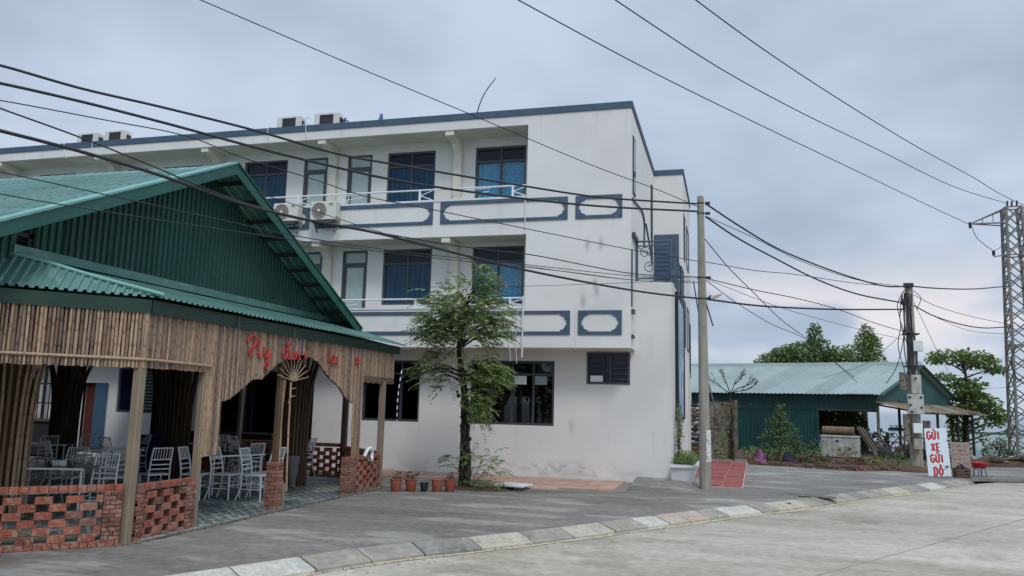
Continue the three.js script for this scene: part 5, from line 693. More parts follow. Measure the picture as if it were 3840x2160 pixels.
{
  const w = thing('old_concrete_wall', 'weathered grey concrete wall panel between the pole and the green shed wall', 'wall', [-0.4, 0, -33]); part(w, 'panel', [bx(-1.0, 0.12, 0, 2.2, -33.3, -33.1)], M.oldConc); part(w, 'pier', [bx(0.12, 0.26, 0, 2.28, -33.34, -33.05)], M.oldConc); part(w, 'groove', [bx(-1.0, 0.12, 1.12, 1.15, -33.1, -33.085)], M.dark); part(w, 'rusty_post', bar([0.05, 0, -32.98], [0.05, 1.4, -32.98], 0.07), std({ color: lin(0.06, 0.03, 0.02) }));
  const st = thing('stone_stack', 'dark stack of rough stones between hotel wall and concrete pole', 'stones', [-1.4, 0, -31]); for (let y = 0; y < 12; y++) for (let k = 0; k < 4; k++) part(st, 'stone', new THREE.IcosahedronGeometry(0.11, 1).scale(rr(1.1, 1.7), rr(0.6, 1.0), rr(0.9, 1.2)).rotateY(rr(-0.3, 0.3)).rotateZ(rr(-0.3, 0.3)).translate(-1.75 + k * 0.22 + rr(-0.03, 0.03), 0.1 + y * 0.175, -30.9 + rr(-0.04, 0.04)), [M.oldConc, M.dark, M.timberDark][(rnd() * 3) | 0]);
  struct('planting_bed', plan([[0.64, -30.15], [2.2, -29.7], [3.9, -29.15], [4.6, -29.5], [6.7, -30.7], [9.3, -35], [9, -44], [-8, -44], [-8, -33.4], [0.64, -33.4]], 0.035, 0.06), M.soil);
  const b = thing('brick_edging', 'crumbling low red brick edging along the planting bed', 'edging', [2.4, 0, -29.7]); const line = [[0.5, -30.3], [2.2, -29.78], [3.95, -29.1], [4.5, -29.45], [5.4, -30.1]];
  const brickRow = (line, n, y0) => { for (let c = 0; c < n; c++) for (let i = 0; i + 1 < line.length; i++) { const [x0, z0] = line[i], [x1, z1] = line[i + 1], L = Math.hypot(x1 - x0, z1 - z0), t = Math.atan2(-(z1 - z0), x1 - x0); for (let q = c % 2 ? 0.11 : 0; q < L - 0.1; q += 0.225) { if (rnd() < 0.14) continue; const g = rbx(-0.105, 0.105, 0, 0.068, -0.05, 0.05, 0.008); g.rotateY(t + rr(-0.06, 0.06)); g.translate(mix(x0, x1, (q + 0.1) / L), y0 + c * 0.072, mix(z0, z1, (q + 0.1) / L)); part(b, 'brick', g, [M.brick[3], M.brick[5], M.brick[5], M.timberDark, M.oldConc][(rnd() * 5) | 0]); } } };
  brickRow(line, 2, 0); brickRow([[0.5, -31.6], [3.6, -31.9], [5.2, -32.4]], 4, 0.02);
  const fz = thing('chest_freezer', 'old pale chest freezer standing in the shed opening', 'freezer', [4.4, 0.05, -36.4], -0.30); local(fz, 'body', rbx(-0.72, 0.72, 0.02, 0.8, -0.3, 0.3, 0.02), M.boxGrey); local(fz, 'lid', rbx(-0.74, 0.74, 0.81, 0.9, -0.32, 0.32, 0.02), M.boxGrey); local(fz, 'seam', [bx(-0.46, -0.45, 0.04, 0.8, 0.3, 0.304), bx(-0.28, -0.27, 0.04, 0.8, 0.3, 0.304)], M.black); local(fz, 'handle', bx(-0.12, 0.0, 0.66, 0.71, 0.3, 0.33), M.black); local(fz, 'emblem', tube([[0.0, 0.5, 0.302], [0.12, 0.46, 0.302], [0.3, 0.5, 0.302], [0.36, 0.52, 0.302]], 0.014), M.rail);
  const ro = thing('rolled_mat', 'brown rolled mat lying on top of the chest freezer', 'roll', [4.35, 1.05, -36.5], -0.3); local(ro, 'roll', new THREE.CylinderGeometry(0.16, 0.16, 1.25, 16).rotateZ(Math.PI / 2).translate(0, 0.1, 0), std({ map: noiseMap([112, 92, 70], 40, 16, { m: 0.5 }) })); local(ro, 'core', new THREE.TorusGeometry(0.09, 0.02, 6, 14).rotateY(Math.PI / 2).translate(0.626, 0.1, 0), M.dark); local(ro, 'support', bx(-0.55, 0.55, -0.1, -0.06, -0.15, 0.15), M.dark);
  const pk = thing('leaning_planks', 'grey planks leaning down beside the chest freezer', 'planks', [5.6, 0, -36.8]); for (let k = 0; k < 3; k++) part(pk, 'plank', sbar([5.2 + k * 0.16, 1.3 - k * 0.05, -37.1 - k * 0.15], [5.86 + k * 0.13, 0.06, -36.7 - k * 0.12], 0.22, 0.03), [M.timber, M.steel, M.timberDark][k]);
  const db = thing('scrap_heap', 'dark heap of scrap pipes and branches under the shed awning', 'scrap', [7.0, 0, -36.5]); for (let k = 0; k < 40; k++) { const x = rr(6.2, 8.2), z = -36.4 - rr(0, 1.2); part(db, 'scrap_piece', bar([x, rr(0, 0.4), z], [x + rr(-0.8, 0.8), rr(0.3, 1.15), z + rr(-0.3, 0.3)], rr(0.012, 0.045), rr(0.01, 0.04), 6), [M.dark, M.purlin, M.timberDark, M.steel][(rnd() * 3.4) | 0]); } for (let k = 0; k < 10; k++) part(db, 'scrap_piece', new THREE.IcosahedronGeometry(rr(0.12, 0.3), 1).scale(1.3, 0.8, 1).translate(rr(6.0, 8.2), rr(0.1, 0.45), -36.9 + rr(-0.4, 0.4)), [M.dark, M.timberDark][k & 1]);
  const pb = thing('pink_bag', 'crumpled pink and purple bag in the planting bed by the red tiles', 'bag', [1.03, 0.03, -31.4]); local(pb, 'bag', tapered([[0, 0, 0], [0.02, 0.16, 0], [0, 0.34, 0.02], [0.04, 0.44, 0]], 0.24, 0.1, 10, 9, 0.5), std({ map: noiseMap([150, 96, 130], 60, 16, { m: 0.5, spot: 0.5, spotC: [70, 34, 72] }) })); local(pb, 'strap', tube([[-0.15, 0.36, 0.1], [0, 0.56, 0.12], [0.15, 0.36, 0.1]], 0.018), M.dark);
  const bk = thing('dark_bags', 'dark bundle beside the pink bag under the shrub', 'bundle', [2.0, 0.03, -31.3]); local(bk, 'bundle', [tapered([[0, 0, 0], [0, 0.2, 0], [0.04, 0.4, 0]], 0.3, 0.1, 8, 8, 0.6)], std({ color: lin(0.025, 0.02, 0.04) }));
  // rubble bank on the right
  const rb = thing('rubble_bank', 'bank of broken stones and dry branches at the right end of the yard', 'rubble', [12, -0.2, -40]); for (let k = 0; k < 90; k++) { const q = rnd(), s = rr(0.06, 0.26); part(rb, 'stone', new THREE.IcosahedronGeometry(s, 1).scale(rr(0.9, 1.6), rr(0.5, 0.9), 1).rotateY(rr(0, 3)).translate(mix(9.6, 17, q) + rr(-0.2, 0.2), rr(-0.12, 0.16), mix(-38.4, -39.6, q) - rr(0, 2.0)), [M.oldConc, M.concrete, M.soil, M.timberDark][(rnd() * 4) | 0]); } for (let k = 0; k < 14; k++) { const x = rr(11, 16.5), z = -38.9 - rr(0, 1); part(rb, 'branch', tapered([[x, rr(0, 0.2), z], [x + rr(0.5, 1.4), rr(0, 0.35), z + rr(-0.3, 0.3)]], 0.04, 0.02, 5, 5), M.timberDark); }
  const e = new THREE.SphereGeometry(1, 24, 8, 0, 6.3, 0, 1.57).scale(4.6, 0.42, 1.1).rotateY(0.16).translate(13.5, -0.24, -39.9); part(rb, 'earth', e, M.soil);
  // low building by the sea with teal roof
  const fr = thing('seaside_shed', 'low shed with flat teal roof on the lower ground by the sea', 'shed', [15, -1.6, -55]); for (let k = 0; k < 10; k++) { const a = [11.6 + k * 1.0, 0.82 - k * 0.012, -57.5], d = [0, -1.28, 6.2], l = Math.hypot(...d); part(fr, 'roof_sheet', corr(a, [1, 0, 0], d.map((v) => v / l), [0, 1, 0], 0, 1.01, 0.2, 0.03, () => 0, () => l), M.shedRoof); } part(fr, 'ridge_cap', sbar([11.5, 0.88, -57.5], [21.6, 0.76, -57.5], 0.1, 0.3), M.trimGreen); part(fr, 'wall', [bx(11.8, 21.4, -1.8, -0.44, -51.5, -51.4), bx(11.8, 11.9, -1.8, 0.2, -57, -51.5)], M.shedWall);
}
{ // fishing boat at anchor
  const b = thing('fishing_boat', 'small dark wooden fishing boat with cabin on the water, seen under the shed awning', 'boat', [57.2, -3.95, -309], -0.28); const N = 14, P = []; const sec = (t) => { const x = mix(-4.0, 4.2, t), w = 1.15 * Math.pow(Math.sin(Math.PI * clamp(0.12 + t * 0.85)), 0.6), sh = 0.75 + 1.15 * Math.pow(t, 3) + 0.25 * Math.pow(1 - t, 3); return [[x, sh, -w], [x, 0.25, -w * 0.8], [x, -0.3, 0], [x, 0.25, w * 0.8], [x, sh, w]]; };
  for (let i = 0; i < N; i++) { const A = sec(i / N), B = sec((i + 1) / N); for (let k = 0; k < 4; k++) P.push(quad(A[k], B[k], B[k + 1], A[k + 1])); const h = 0.6; P.push(quad([A[0][0], h, A[0][2] * 0.95], [B[0][0], h, B[0][2] * 0.95], [B[4][0], h, B[4][2] * 0.95], [A[4][0], h, A[4][2] * 0.95])); }
  local(b, 'hull', P, std({ color: lin(0.02, 0.028, 0.05), roughness: 0.7 })); local(b, 'cabin', [bx(-3.2, 0.4, 0.7, 0.9, -0.8, 0.8), bx(-3.2, -3.0, 0.9, 1.7, -0.8, 0.8), bx(-1.5, -1.3, 0.9, 1.7, -0.8, 0.8), bx(0.2, 0.4, 0.9, 1.7, -0.8, 0.8), bx(-3.1, 0.3, 0.9, 1.25, -0.78, 0.75)], std({ color: lin(0.05, 0.10, 0.10) })); local(b, 'cabin_roof', bx(-3.4, 0.6, 1.7, 1.86, -0.95, 0.95), std({ color: lin(0.03, 0.06, 0.06) })); local(b, 'mast', bar([1.4, 0.6, 0], [1.4, 1.6, 0], 0.05), M.dark);
}
// ---------- poles, tower, signs ----------
{
  const p = thing('utility_pole', 'bare round concrete utility pole at the hotel corner', 'utility pole', [-0.6, 0, -20.03]); part(p, 'shaft', tapered([[-0.6, -0.05, -20.03], [-0.625, 3.5, -20.03], [-0.65, 7.14, -20.03]], 0.142, 0.08, 24, 20), M.pole);
  part(p, 'cap', new THREE.SphereGeometry(0.08, 14, 8).scale(1, 0.5, 1).translate(-0.65, 7.14, -20.03), M.pole); const wp = new THREE.CylinderGeometry(0.142, 0.147, 0.75, 20, 1, true, 0.25, 1.5).translate(-0.604, 1.03, -20.03); part(p, 'paint_patch', wp, std({ map: noiseMap([208, 210, 206], 30, 16, { m: 0.4, spot: 0.56, spotC: [140, 134, 120] }) }));
  for (const y of [6.98, 6.72, 5.1, 4.58]) { part(p, 'clamp', new THREE.TorusGeometry(mix(0.142, 0.084, y / 7), 0.014, 6, 20).rotateX(Math.PI / 2).translate(-0.6 - 0.05 * y / 7.1, y, -20.03), M.cable); part(p, 'bracket', bx(-0.56 + 0.02, -0.42, y - 0.03, y + 0.03, -20.07, -20.0), M.cable); }
  part(p, 'brace', [bar([-0.55, 4.5, -20.0], [-0.38, 3.9, -20.0], 0.018), bar([-0.85, 5.05, -20.3], [-0.72, 4.2, -20.1], 0.016)], M.frame);
  const l = thing('street_lamp', 'small street lamp with pale conical head on the concrete pole', 'street lamp', [-0.5, 4.6, -20]); part(l, 'arm', bar([-0.52, 4.58, -20.0], [-0.40, 4.66, -19.98], 0.018), M.steel); const h = new THREE.CylinderGeometry(0.045, 0.095, 0.24, 16).rotateZ(1.85 - 3.14).translate(-0.29, 4.665, -19.98); part(l, 'lamp_head', h, std({ color: lin(0.62, 0.58, 0.56), roughness: 0.4 }));
  tag(addMesh('leaning_pipe', merged([bar([-0.62, 2.75, -22.9], [-0.22, 1.2, -23.4], 0.022)]), M.steel, scene), 'grey metal pipe leaning just behind the concrete pole', 'pipe');
  const q = thing('junction_pole', 'square concrete utility pole crowded with meter boxes and cables', 'utility pole', [5.98, 0, -29.92]); part(q, 'shaft', [(() => { const g = new THREE.CylinderGeometry(0.15, 0.24, 6.36, 4, 1); g.rotateY(Math.PI / 4); g.translate(5.98, 3.15, -29.92); return g; })()], M.pole);
  const BX = (n, x0, x1, y0, y1, z, m) => part(q, n, rbx(x0, x1, y0, y1, z, z + 0.2, 0.015), m);
  BX('white_box', 5.98, 6.28, 4.0, 4.36, -29.78, M.white); BX('meter_box', 5.86, 6.16, 2.58, 3.2, -29.74, M.boxGrey); BX('meter_box', 5.72, 6.20, 1.9, 2.56, -29.7, M.boxGrey); BX('meter_box', 5.85, 6.12, 1.28, 1.6, -29.7, M.paper); BX('meter_box', 5.55, 5.74, 2.7, 3.3, -29.9, M.oldConc); BX('meter_box', 5.6, 5.78, 1.0, 1.9, -29.85, M.oldConc); BX('meter_box', 6.2, 6.4, 0.9, 1.7, -29.85, M.oldConc); BX('meter_box', 5.84, 6.1, 0.75, 1.1, -29.7, M.concrete);
  for (const [x, y] of [[5.98, 3.08], [5.78, 2.46], [6.12, 2.46], [5.78, 2.2], [6.12, 2.12], [5.82, 1.98]]) part(q, 'port', bx(x - 0.035, x + 0.035, y - 0.03, y + 0.03, -29.5, -29.47), M.black);
  part(q, 'strap', [4.6, 3.5, 2.4, 1.1].map((y) => bx(5.74, 6.22, y - 0.02, y + 0.02, -30.14, -29.70)), M.purlin);
  for (let k = 0; k < 12; k++) { const x = 5.72 + rr(0, 0.34); part(q, 'cable', tube([[x, 6.0, -29.72], [x + rr(-0.12, 0.1), 5, -29.66], [x + rr(-0.14, 0.12), 4, -29.64], [x + rr(-0.12, 0.1), 3.2, -29.62]], rr(0.010, 0.02), 20, 5), M.cable); }
  part(q, 'cable', [tube([[5.8, 6.1, -29.7], [5.55, 5.6, -29.6], [5.62, 4.9, -29.6], [5.5, 4.2, -29.55], [5.68, 3.3, -29.6]], 0.014, 30, 5), tube([[5.86, 5.7, -29.7], [5.6, 5.2, -29.6], [5.7, 4.6, -29.6], [5.4, 3.4, -29.6], [5.1, 2.9, -29.7]], 0.014, 30, 5), tube([[6.05, 6.1, -29.7], [6.28, 5.8, -29.6], [6.12, 5.4, -29.6]], 0.012, 20, 5), tube([[5.62, 1.2, -29.65], [5.3, 1.0, -29.6], [5.35, 0.3, -29.6]], 0.01, 20, 5)], M.cable);
  part(q, 'spool', [bx(5.68, 5.84, 5.60, 5.78, -29.8, -29.66), bx(5.80, 6.1, 6.2, 6.34, -29.85, -29.7)], M.cable); part(q, 'footing', new THREE.SphereGeometry(0.42, 14, 8, 0, 6.3, 0, 1.57).scale(1.2, 0.5, 1).translate(5.9, 0, -29.9), M.timberDark);
}
{ // lattice tower
  const p = thing('lattice_tower', 'grey steel lattice power tower at the right picture edge', 'pylon', [13.6, -0.8, -43.7]), w = (y) => mix(0.60, 0.34, (y + 0.8) / 12.9), C = (i, y) => { const s = w(y); return [13.55 + [-s, s, s, -s][i], y, -43.7 + [s, s, -s, -s][i]]; };
  for (let i = 0; i < 4; i++) part(p, 'leg', sbar(C(i, -0.8), C(i, 12.1), 0.11), M.steel);
  for (let k = 0; k < 16; k++) { const y0 = -0.8 + k * 0.806, y1 = y0 + 0.806; for (let i = 0; i < 4; i++) { const j = (i + 1) % 4; part(p, 'brace', sbar(C(i, y0), C(j, y1), 0.05), M.steel); part(p, 'brace', sbar(C(j, y0), C(i, y1), 0.05), M.steel); } }
  for (const y of [12.1, 9.7, 5.3]) for (let i = 0; i < 4; i++) part(p, 'tie', sbar(C(i, y), C((i + 1) % 4, y), 0.06), M.steel);
  for (const s of [-1, 1]) { const t = [13.55 + s * 1.9, 11.35, -43.62]; part(p, 'cross_arm', [sbar(C(s < 0 ? 0 : 1, 11.3), t, 0.06), sbar(C(s < 0 ? 3 : 2, 11.3), t, 0.06), sbar(C(s < 0 ? 0 : 1, 12.05), t, 0.045), sbar(C(s < 0 ? 3 : 2, 12.05), t, 0.045), ...[0.35, 0.65].map((f) => sbar([mix(13.2, t[0], f), mix(12.05, 11.35, f), -43.5], [mix(13.2, t[0], f), 11.33, -43.5], 0.03))], M.steel); part(p, 'insulator', new THREE.CylinderGeometry(0.06, 0.06, 0.3, 8).translate(t[0], 11.28, t[2]), M.dark); }
  part(p, 'side_arm', [sbar([13.2, 9.72, -43.4], [12.55, 9.62, -43.4], 0.05)], M.steel); part(p, 'insulator', [new THREE.CylinderGeometry(0.07, 0.07, 0.24, 8).translate(12.56, 9.8, -43.4)], M.dark); for (const x of [13.3, 13.5, 13.72]) part(p, 'insulator', bar([x, 12.1, -43.5], [x + 0.04, 12.42, -43.5], 0.05, 0.04), M.dark);
  part(p, 'jumper', [tube([[11.7, 11.3, -43.6], [11.9, 10.6, -43.5], [12.56, 9.9, -43.4]], 0.018, 16, 5), tube([[12.56, 9.9, -43.4], [12.9, 10.1, -43.4], [13.2, 10.3, -43.4]], 0.014, 12, 5), tube([[13.15, 5.2, -43.05], [12.9, 4.6, -43], [13.1, 3.7, -43.05], [13.3, 3.6, -43.1]], 0.03, 20, 5)], M.cable);
}
{ // leaning signs: lettering is print on the board
  // block letters as brush strokes in a unit box (y down); marks for the Vietnamese letters are strokes too
  const GL = { G: [[[0.9, 0.15], [0.5, 0.02], [0.12, 0.2], [0.12, 0.8], [0.5, 0.98], [0.9, 0.82], [0.9, 0.52], [0.55, 0.52]]], U: [[[0.12, 0], [0.12, 0.8], [0.5, 0.98], [0.85, 0.8], [0.85, 0]], [[0.85, 0.1], [1.02, 0.04], [1.04, -0.1]], [[0.36, -0.12], [0.5, -0.24], [0.62, -0.16], [0.5, -0.07]]], I: [[[0.5, 0], [0.5, 1]]], X: [[[0.08, 0], [0.9, 1]], [[0.9, 0], [0.08, 1]]], E: [[[0.88, 0], [0.15, 0], [0.15, 1], [0.88, 1]], [[0.15, 0.5], [0.75, 0.5]]], D: [[[0.18, 0], [0.18, 1], [0.6, 1], [0.88, 0.75], [0.88, 0.25], [0.6, 0], [0.18, 0]], [[0.02, 0.5], [0.45, 0.5]]], O: [[[0.5, 0], [0.12, 0.25], [0.12, 0.75], [0.5, 1], [0.88, 0.75], [0.88, 0.25], [0.5, 0]], [[0.25, -0.1], [0.5, -0.22], [0.75, -0.1]], [[0.55, -0.26], [0.35, -0.36]]] };
  const txt = (lines) => { const c = document.createElement('canvas'); c.width = 256; c.height = 640; const x = c.getContext('2d'); x.fillStyle = '#d3dfe4'; x.fillRect(0, 0, 256, 640); x.strokeStyle = '#b3282c'; x.lineWidth = 23; x.lineCap = 'butt'; x.lineJoin = 'miter';
    for (const [w, x0, y0, cw, chh] of lines) [...w].forEach((l, i) => { for (const st of GL[l]) { x.beginPath(); st.forEach(([a, b], k) => { const px = x0 + i * (cw + 14) + a * cw * (l === 'I' ? 0.6 : 1), py = y0 + b * chh; k ? x.lineTo(px, py) : x.moveTo(px, py); }); x.stroke(); } });
    for (let k = 0; k < 260; k++) { x.fillStyle = rnd() < 0.5 ? 'rgba(211,220,224,0.35)' : 'rgba(120,112,100,0.10)'; x.fillRect(rnd() * 256, rnd() * 640, rr(2, 26), rr(1, 9)); } x.fillStyle = 'rgba(110,98,84,0.25)'; for (let k = 0; k < 60; k++) x.fillRect(rnd() * 256, 640 - rnd() * rnd() * 90, rr(4, 30), rr(2, 8));
    const t = new THREE.CanvasTexture(c); t.colorSpace = THREE.SRGBColorSpace; return t; };
  const sign = (name, label, p, turn, tilt, lean, w, h, tex, back) => { const s = thing(name, label, 'sign', p, turn); const g = new THREE.Group(); const bg = rbx(-w / 2, w / 2, 0, h, -0.02, 0.02, 0.006), f = new THREE.PlaneGeometry(w - 0.02, h - 0.02).translate(0, h / 2, 0.023); for (const q of [bg, f]) { q.rotateZ(lean); q.rotateX(tilt); } local(s, 'board', bg, back); local(s, 'print', f, std({ map: tex, roughness: 0.55 }), true); return s; };
  const s = sign('parking_sign', 'white board with red letters leaning against the crowded pole', [6.12, 0.04, -27.5], -0.2, -0.16, 0.045, 0.62, 1.46, txt([['GUI', 22, 40, 46, 108], ['XE', 62, 204, 44, 100], ['GUI', 40, 352, 46, 108], ['DO', 62, 524, 48, 106]]), M.white); local(s, 'clip', [bx(0.24, 0.34, 1.08, 1.11, -0.17, -0.13), bx(0.16, 0.26, 0.3, 0.33, 0.0, 0.04)], M.dark);
  sign('faded_sign', 'faded brown board with worn red writing right of the white sign', [7.25, 0.02, -29.6], -0.25, -0.2, 0.03, 0.56, 1.02, (() => { const c = document.createElement('canvas'); c.width = 128; c.height = 256; const x = c.getContext('2d'); x.fillStyle = '#96887f'; x.fillRect(0, 0, 128, 256); x.fillStyle = 'rgba(130,58,56,0.75)'; let sd = seed; for (let r = 0; r < 6; r++) for (let k = 0; k < 9; k++) { if (rnd() < 0.25) continue; x.fillRect(10 + k * 12, 18 + r * 38, rr(4, 9), r < 2 ? 22 : 14); } const t = new THREE.CanvasTexture(c); t.colorSpace = THREE.SRGBColorSpace; return t; })(), M.timber);
  const st = thing('small_stool', 'small bluish stool under the red basin by the faded sign', 'stool', [7.55, 0, -28.75], 0.3); local(st, 'top', rbx(-0.14, 0.14, 0.24, 0.27, -0.14, 0.14, 0.01), M.boxGrey); for (const [x, z] of [[-1, -1], [-1, 1], [1, -1], [1, 1]]) local(st, 'leg', bar([x * 0.13, 0, z * 0.13], [x * 0.11, 0.25, z * 0.11], 0.02), std({ color: lin(0.12, 0.16, 0.22) }));
  const bs = thing('red_basin', 'bright red plastic basin on the small stool', 'basin', [7.55, 0.272, -28.75]); local(bs, 'bowl', new THREE.LatheGeometry([[0.001, 0.01], [0.16, 0.01], [0.235, 0.17], [0.255, 0.175], [0.25, 0.155], [0.172, 0], [0.001, 0]].map((a) => new THREE.Vector2(...a)), 22), std({ color: lin(0.42, 0.012, 0.015), roughness: 0.35 }));
  const cr = thing('wooden_crate', 'small dark crate with odds and ends left of the red basin', 'crate', [6.85, 0, -28.05], 0.2); for (const y of [0.03, 0.12, 0.21]) local(cr, 'slat', [bx(-0.2, 0.2, y, y + 0.06, 0.13, 0.15), bx(-0.2, 0.2, y, y + 0.06, -0.15, -0.13)], M.timberDark); local(cr, 'end_panel', [bx(-0.2, -0.18, 0, 0.28, -0.13, 0.13), bx(0.18, 0.2, 0, 0.28, -0.13, 0.13)], M.timberDark); local(cr, 'contents', [new THREE.IcosahedronGeometry(0.09, 1).translate(-0.07, 0.28, 0), new THREE.IcosahedronGeometry(0.08, 1).translate(0.08, 0.27, 0.03), bx(-0.02, 0.05, 0.2, 0.4, -0.05, 0.02)], M.black);
  tag(addMesh('loose_plate', merged(rbx(1.45, 2.25, 0.0, 0.03, -19.75, -19.5, 0.008).rotateY(0)), M.oldConc, scene), 'thin dark concrete plate lying on the pavement by the kerb', 'plate');
}
// ---------- overhead cables ----------
{
  const W = (label, pts, r, n = 70) => tag(addMesh('power_cable', merged(tube(pts, r * (r > 0.014 && r < 0.0185 ? 1.35 : 1.2), n, 6)), M.cable, scene), label, 'cable');
  const C = {
A:[[-10.85,6.71,-8.34],[-10.37,6.69,-8.88],[-9.68,6.60,-9.68],[-8.92,6.57,-10.55],[-7.90,6.50,-11.72],[-6.90,6.38,-12.87],[-6.10,6.40,-13.78],[-4.29,6.49,-15.86],[-2.86,6.59,-17.50],[-1.90,6.74,-18.59],[-0.74,6.95,-19.92]],
B:[[-10.83,6.41,-8.36],[-10.36,6.42,-8.90],[-9.67,6.39,-9.69],[-8.91,6.32,-10.56],[-7.89,6.20,-11.73],[-7.14,6.14,-12.60],[-6.09,6.09,-13.79],[-4.28,6.21,-15.87],[-2.86,6.38,-17.50],[-0.72,6.76,-19.95]],
C:[[-10.81,6.13,-8.38],[-10.34,6.16,-8.92],[-9.47,6.17,-9.92],[-8.58,6.16,-10.94],[-8.06,5.99,-11.54],[-7.12,5.81,-12.61],[-6.62,5.69,-13.19],[-5.51,5.64,-14.46],[-4.07,5.58,-16.11],[-2.15,5.51,-18.31],[-0.68,5.50,-19.99]],
D:[[-8.24,5.18,-6.38],[-7.96,5.09,-6.88],[-7.54,4.97,-7.62],[-7.07,4.80,-8.47],[-6.87,4.71,-8.84],[-6.54,4.60,-9.44],[-6.11,4.54,-10.20],[-5.39,4.56,-11.50],[-4.33,4.64,-13.41],[-3.67,4.74,-14.59],[-2.05,4.82,-17.51],[-0.64,5.12,-20.05]],
E:[[-8.22,4.85,-6.41],[-7.94,4.83,-6.90],[-7.54,4.80,-7.63],[-7.07,4.72,-8.47],[-6.53,4.57,-9.44],[-6.05,4.53,-10.31],[-5.42,4.55,-11.44],[-4.78,4.50,-12.60],[-3.83,4.43,-14.31],[-1.98,4.45,-17.64],[-0.62,4.58,-20.09]],
F:[[-8.19,4.37,-6.45],[-7.92,4.36,-6.94],[-7.36,4.33,-7.95],[-6.69,4.29,-9.16],[-6.10,4.26,-10.22],[-5.19,4.32,-11.86],[-3.72,4.53,-14.50],[-1.98,4.78,-17.64],[-0.64,5.09,-20.05]],
G:[[-8.18,4.14,-6.47],[-7.91,4.11,-6.96],[-7.40,4.12,-7.89],[-6.60,4.16,-9.31],[-5.91,4.21,-10.57],[-4.78,4.33,-12.60],[-3.28,4.54,-15.30],[-1.98,4.69,-17.64],[-0.63,4.97,-20.06]],
H:[[-9.04,8.68,-10.42],[-8.60,8.58,-10.92],[-7.71,8.37,-11.94],[-6.70,8.13,-13.09],[-4.96,7.75,-15.09],[-2.87,7.29,-17.49],[-1.56,7.07,-18.98],[-0.70,6.88,-19.97]],
I:[[-4.84,10.75,-15.23],[-2.05,10.68,-20.03],[0.87,10.77,-25.06],[4.65,10.95,-31.56],[7.78,11.09,-36.95],[11.65,11.31,-43.62]],
J:[[-2.89,11.16,-16.34],[-0.25,10.94,-20.89],[2.03,11.02,-24.82],[5.13,11.33,-30.15],[9.56,11.76,-37.77],[13.3,12.3,-43.5]],
K:[[-1.16,11.56,-17.46],[0.77,11.40,-20.77],[3.20,11.39,-24.96],[6.56,11.54,-30.75],[10.10,11.86,-36.83],[12.51,12.02,-41.00],[15.3,11.5,-43.62]],
L:[[-0.53,7.00,-20.14],[0.19,6.71,-21.22],[1.25,6.36,-22.81],[2.45,6.17,-24.61],[3.80,6.06,-26.65],[5.03,6.06,-28.50],[5.97,6.23,-29.75]],
M:[[-0.53,6.66,-20.13],[0.19,6.35,-21.21],[1.24,6.05,-22.80],[2.43,5.75,-24.59],[3.78,5.58,-26.62],[5.75,5.65,-29.7]],
N:[[-0.55,4.58,-20.10],[0.67,4.64,-21.94],[1.79,4.77,-23.62],[3.06,4.95,-25.53],[5.7,5.42,-29.6]],
O:[[-0.55,5.10,-20.11],[0.68,5.05,-21.95],[1.80,5.05,-23.63],[3.06,4.98,-25.53],[4.49,4.76,-27.68],[5.88,4.62,-29.7]],
P:[[-0.59,5.51,-20.05],[0.69,5.58,-21.97],[1.82,5.73,-23.66],[3.80,5.90,-26.64],[5.97,6.20,-29.8]],
P2:[[-0.50,6.67,-20.17],[0.71,6.45,-21.99],[1.83,6.19,-23.68],[3.80,6.03,-26.65],[5.88,6.21,-29.75]],
Q:[[6.12,6.27,-30.0],[7.43,6.59,-32.79],[10.26,7.33,-38.37],[13.1,8.15,-43.3]],
R:[[6.13,5.60,-30.0],[7.34,5.52,-32.61],[9.17,5.56,-36.22],[11.07,5.79,-39.99],[13.1,6.18,-43.3]],
S:[[6.16,5.96,-30.0],[7.38,5.93,-32.68],[9.81,6.05,-37.49],[13.1,6.26,-43.3]],
T:[[6.13,5.60,-30.0],[7.82,5.47,-33.56],[9.74,5.42,-37.36],[13.1,5.8,-43.3]],
U:[[-0.57,6.11,-20.13],[-0.02,5.67,-21.77],[0.74,5.24,-24.09],[1.52,4.80,-26.45],[2.80,4.36,-30.32],[5.3,3.2,-37.5]],
V:[[-0.54,5.06,-20.21],[0.17,4.79,-22.36],[1.24,4.52,-25.58],[2.45,4.41,-29.25],[5.2,3.4,-37.5]] };
  W('thick uppermost black cable from the left edge to the top of the concrete pole', C.A, 0.0165); W('thick black cable just under the uppermost one across the hotel', C.B, 0.018); W('thin cable crossing the hotel third in height from the left edge', C.C, 0.008); W('thin cable dipping across the green roof peak to the concrete pole', C.D, 0.009);
  W('thick lowest black cable from the left edge across gable and hotel', C.E, 0.0165); W('thin cable over the pavilion roof slope, upper of the low pair', C.F, 0.006); W('thin cable over the pavilion roof slope, lowest at the left edge', C.G, 0.006); W('thin cable falling from the top edge left of centre to the concrete pole', C.H, 0.0085);
  W('high wire from the top edge to the left arm of the lattice tower', C.I, 0.013); W('high wire from the top edge to the tip of the lattice tower', C.J, 0.013); W('rightmost high wire from the top edge passing the tower tip', C.K, 0.013);
  W('thick sagging cable between the tops of the two concrete poles', C.L, 0.020); W('second thick sagging cable between the two concrete poles', C.M, 0.020); W('nearly level black cable between the poles at street lamp height', C.N, 0.018); W('thin sagging cable from lamp height to the middle of the crowded pole', C.O, 0.010); W('thin cable rising gently between the two concrete poles', C.P, 0.008); W('thin cable wound beside the top sagging cable between the poles', C.P2, 0.008);
  W('level black cable from the crowded pole top to the lattice tower', C.Q, 0.018); W('thick drooping cable from the crowded pole to the lattice tower', C.R, 0.018); W('thin drooping cable above the thick one toward the lattice tower', C.S, 0.010); W('thin lowest drooping cable between crowded pole and lattice tower', C.T, 0.008); W('thin steep cable from the concrete pole down to the shed roof', C.U, 0.010); W('lower thin cable slanting from lamp height to the shed roof', C.V, 0.009);
}
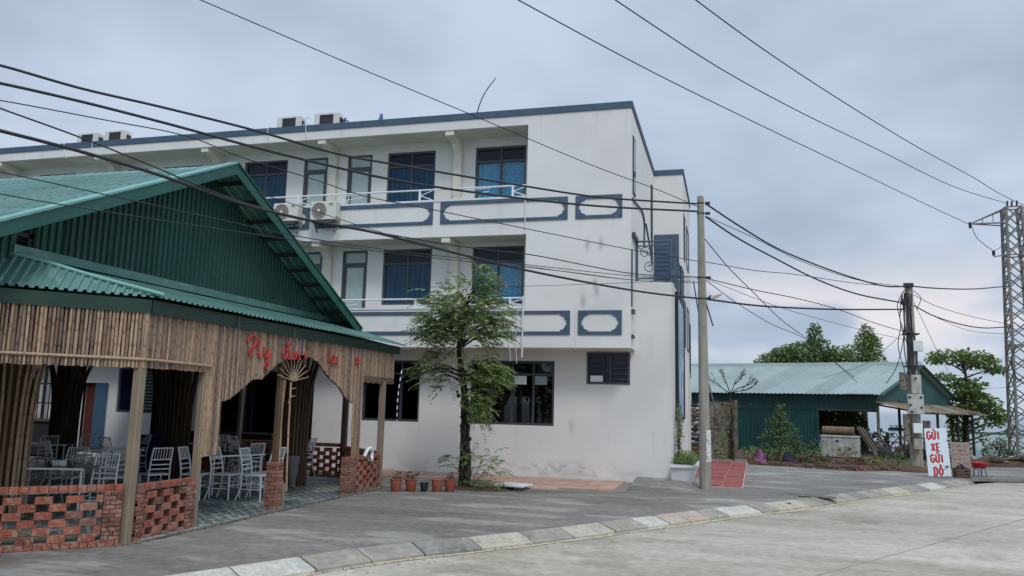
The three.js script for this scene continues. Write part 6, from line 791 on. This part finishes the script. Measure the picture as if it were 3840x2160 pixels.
{
  const W = (label, pts, r, n = 60) => tag(addMesh('power_cable', merged(tube(pts, r, n, 5)), M.cable, scene), label, 'cable');
  W('faint thin wire nearly level across the hotel at second floor rail height', [[-8.6, 4.9, -19.4], [-6, 4.86, -19.4], [-3.5, 4.9, -19.5], [-0.7, 5.05, -20.03]], 0.006);
  W('thin wire just under the pair that meets the concrete pole clamp', [[-6.9, 4.95, -9.9], [-4.9, 4.62, -13.4], [-3.0, 4.62, -16.2], [-1.9, 4.72, -17.9], [-0.64, 5.0, -20.06]], 0.006);
  W('thin second strand beside the lamp height cable between the poles', [[-0.5, 5.06, -20.1], [1.3, 4.72, -22.9], [3.4, 4.5, -26.0], [5.9, 4.35, -29.7]], 0.007);
  W('thin slanting wire from the crowded pole down behind the almond tree', [[6.15, 5.7, -30.0], [8, 4.2, -35], [10.4, 2.6, -41.5], [12.2, 1.6, -47]], 0.009);
  W('thin level wire left of the lattice tower behind the almond tree, upper one', [[13.2, 4.15, -43.6], [12.2, 4.05, -48], [11.2, 4.2, -53]], 0.011);
  W('thin level wire left of the lattice tower behind the almond tree, lower one', [[13.2, 3.3, -43.6], [12.2, 3.3, -48], [11.2, 3.5, -53]], 0.009);
  W('thin wire dropping from the crowded pole onto the shed gable', [[5.9, 4.8, -29.8], [5.2, 3.9, -33], [4.6, 3.6, -38], [4.2, 3.5, -41]], 0.009);
  // grit and fallen leaves along the gutter and under the tree
  const L = []; for (let k = 0; k < 700; k++) { const s = rnd() * KL, [x, z] = kAt(s, 0.41 + Math.pow(rnd(), 2) * 0.5); L.push([x, -0.108, z, rr(0.02, 0.05), rr(0.012, 0.03), rr(0, 6.28), rr(-0.2, 0), rr(-0.2, 0.2), [rr(0.6, 1.3), rr(0.5, 0.9), 0.4]]); }
  for (let k = 0; k < 260; k++) { const a = rnd() * 6.28, q = Math.sqrt(rnd()) * 2.2; L.push([-5.6 + Math.cos(a) * q, 0.045, -16.9 + Math.sin(a) * q * 0.8, rr(0.03, 0.06), rr(0.015, 0.03), rr(0, 6.28), rr(-0.25, 0), rr(-0.3, 0.3), [rr(0.7, 1.6), rr(0.6, 1), 0.5]]); }
  const g = tag(addMesh('fallen_leaves', leafGeo(L), M.leafDark, scene), 'scattered small dry leaves along the kerb and under the tree', 'leaves'); g.userData.kind = 'stuff';
}
renderer.render(scene, camera);
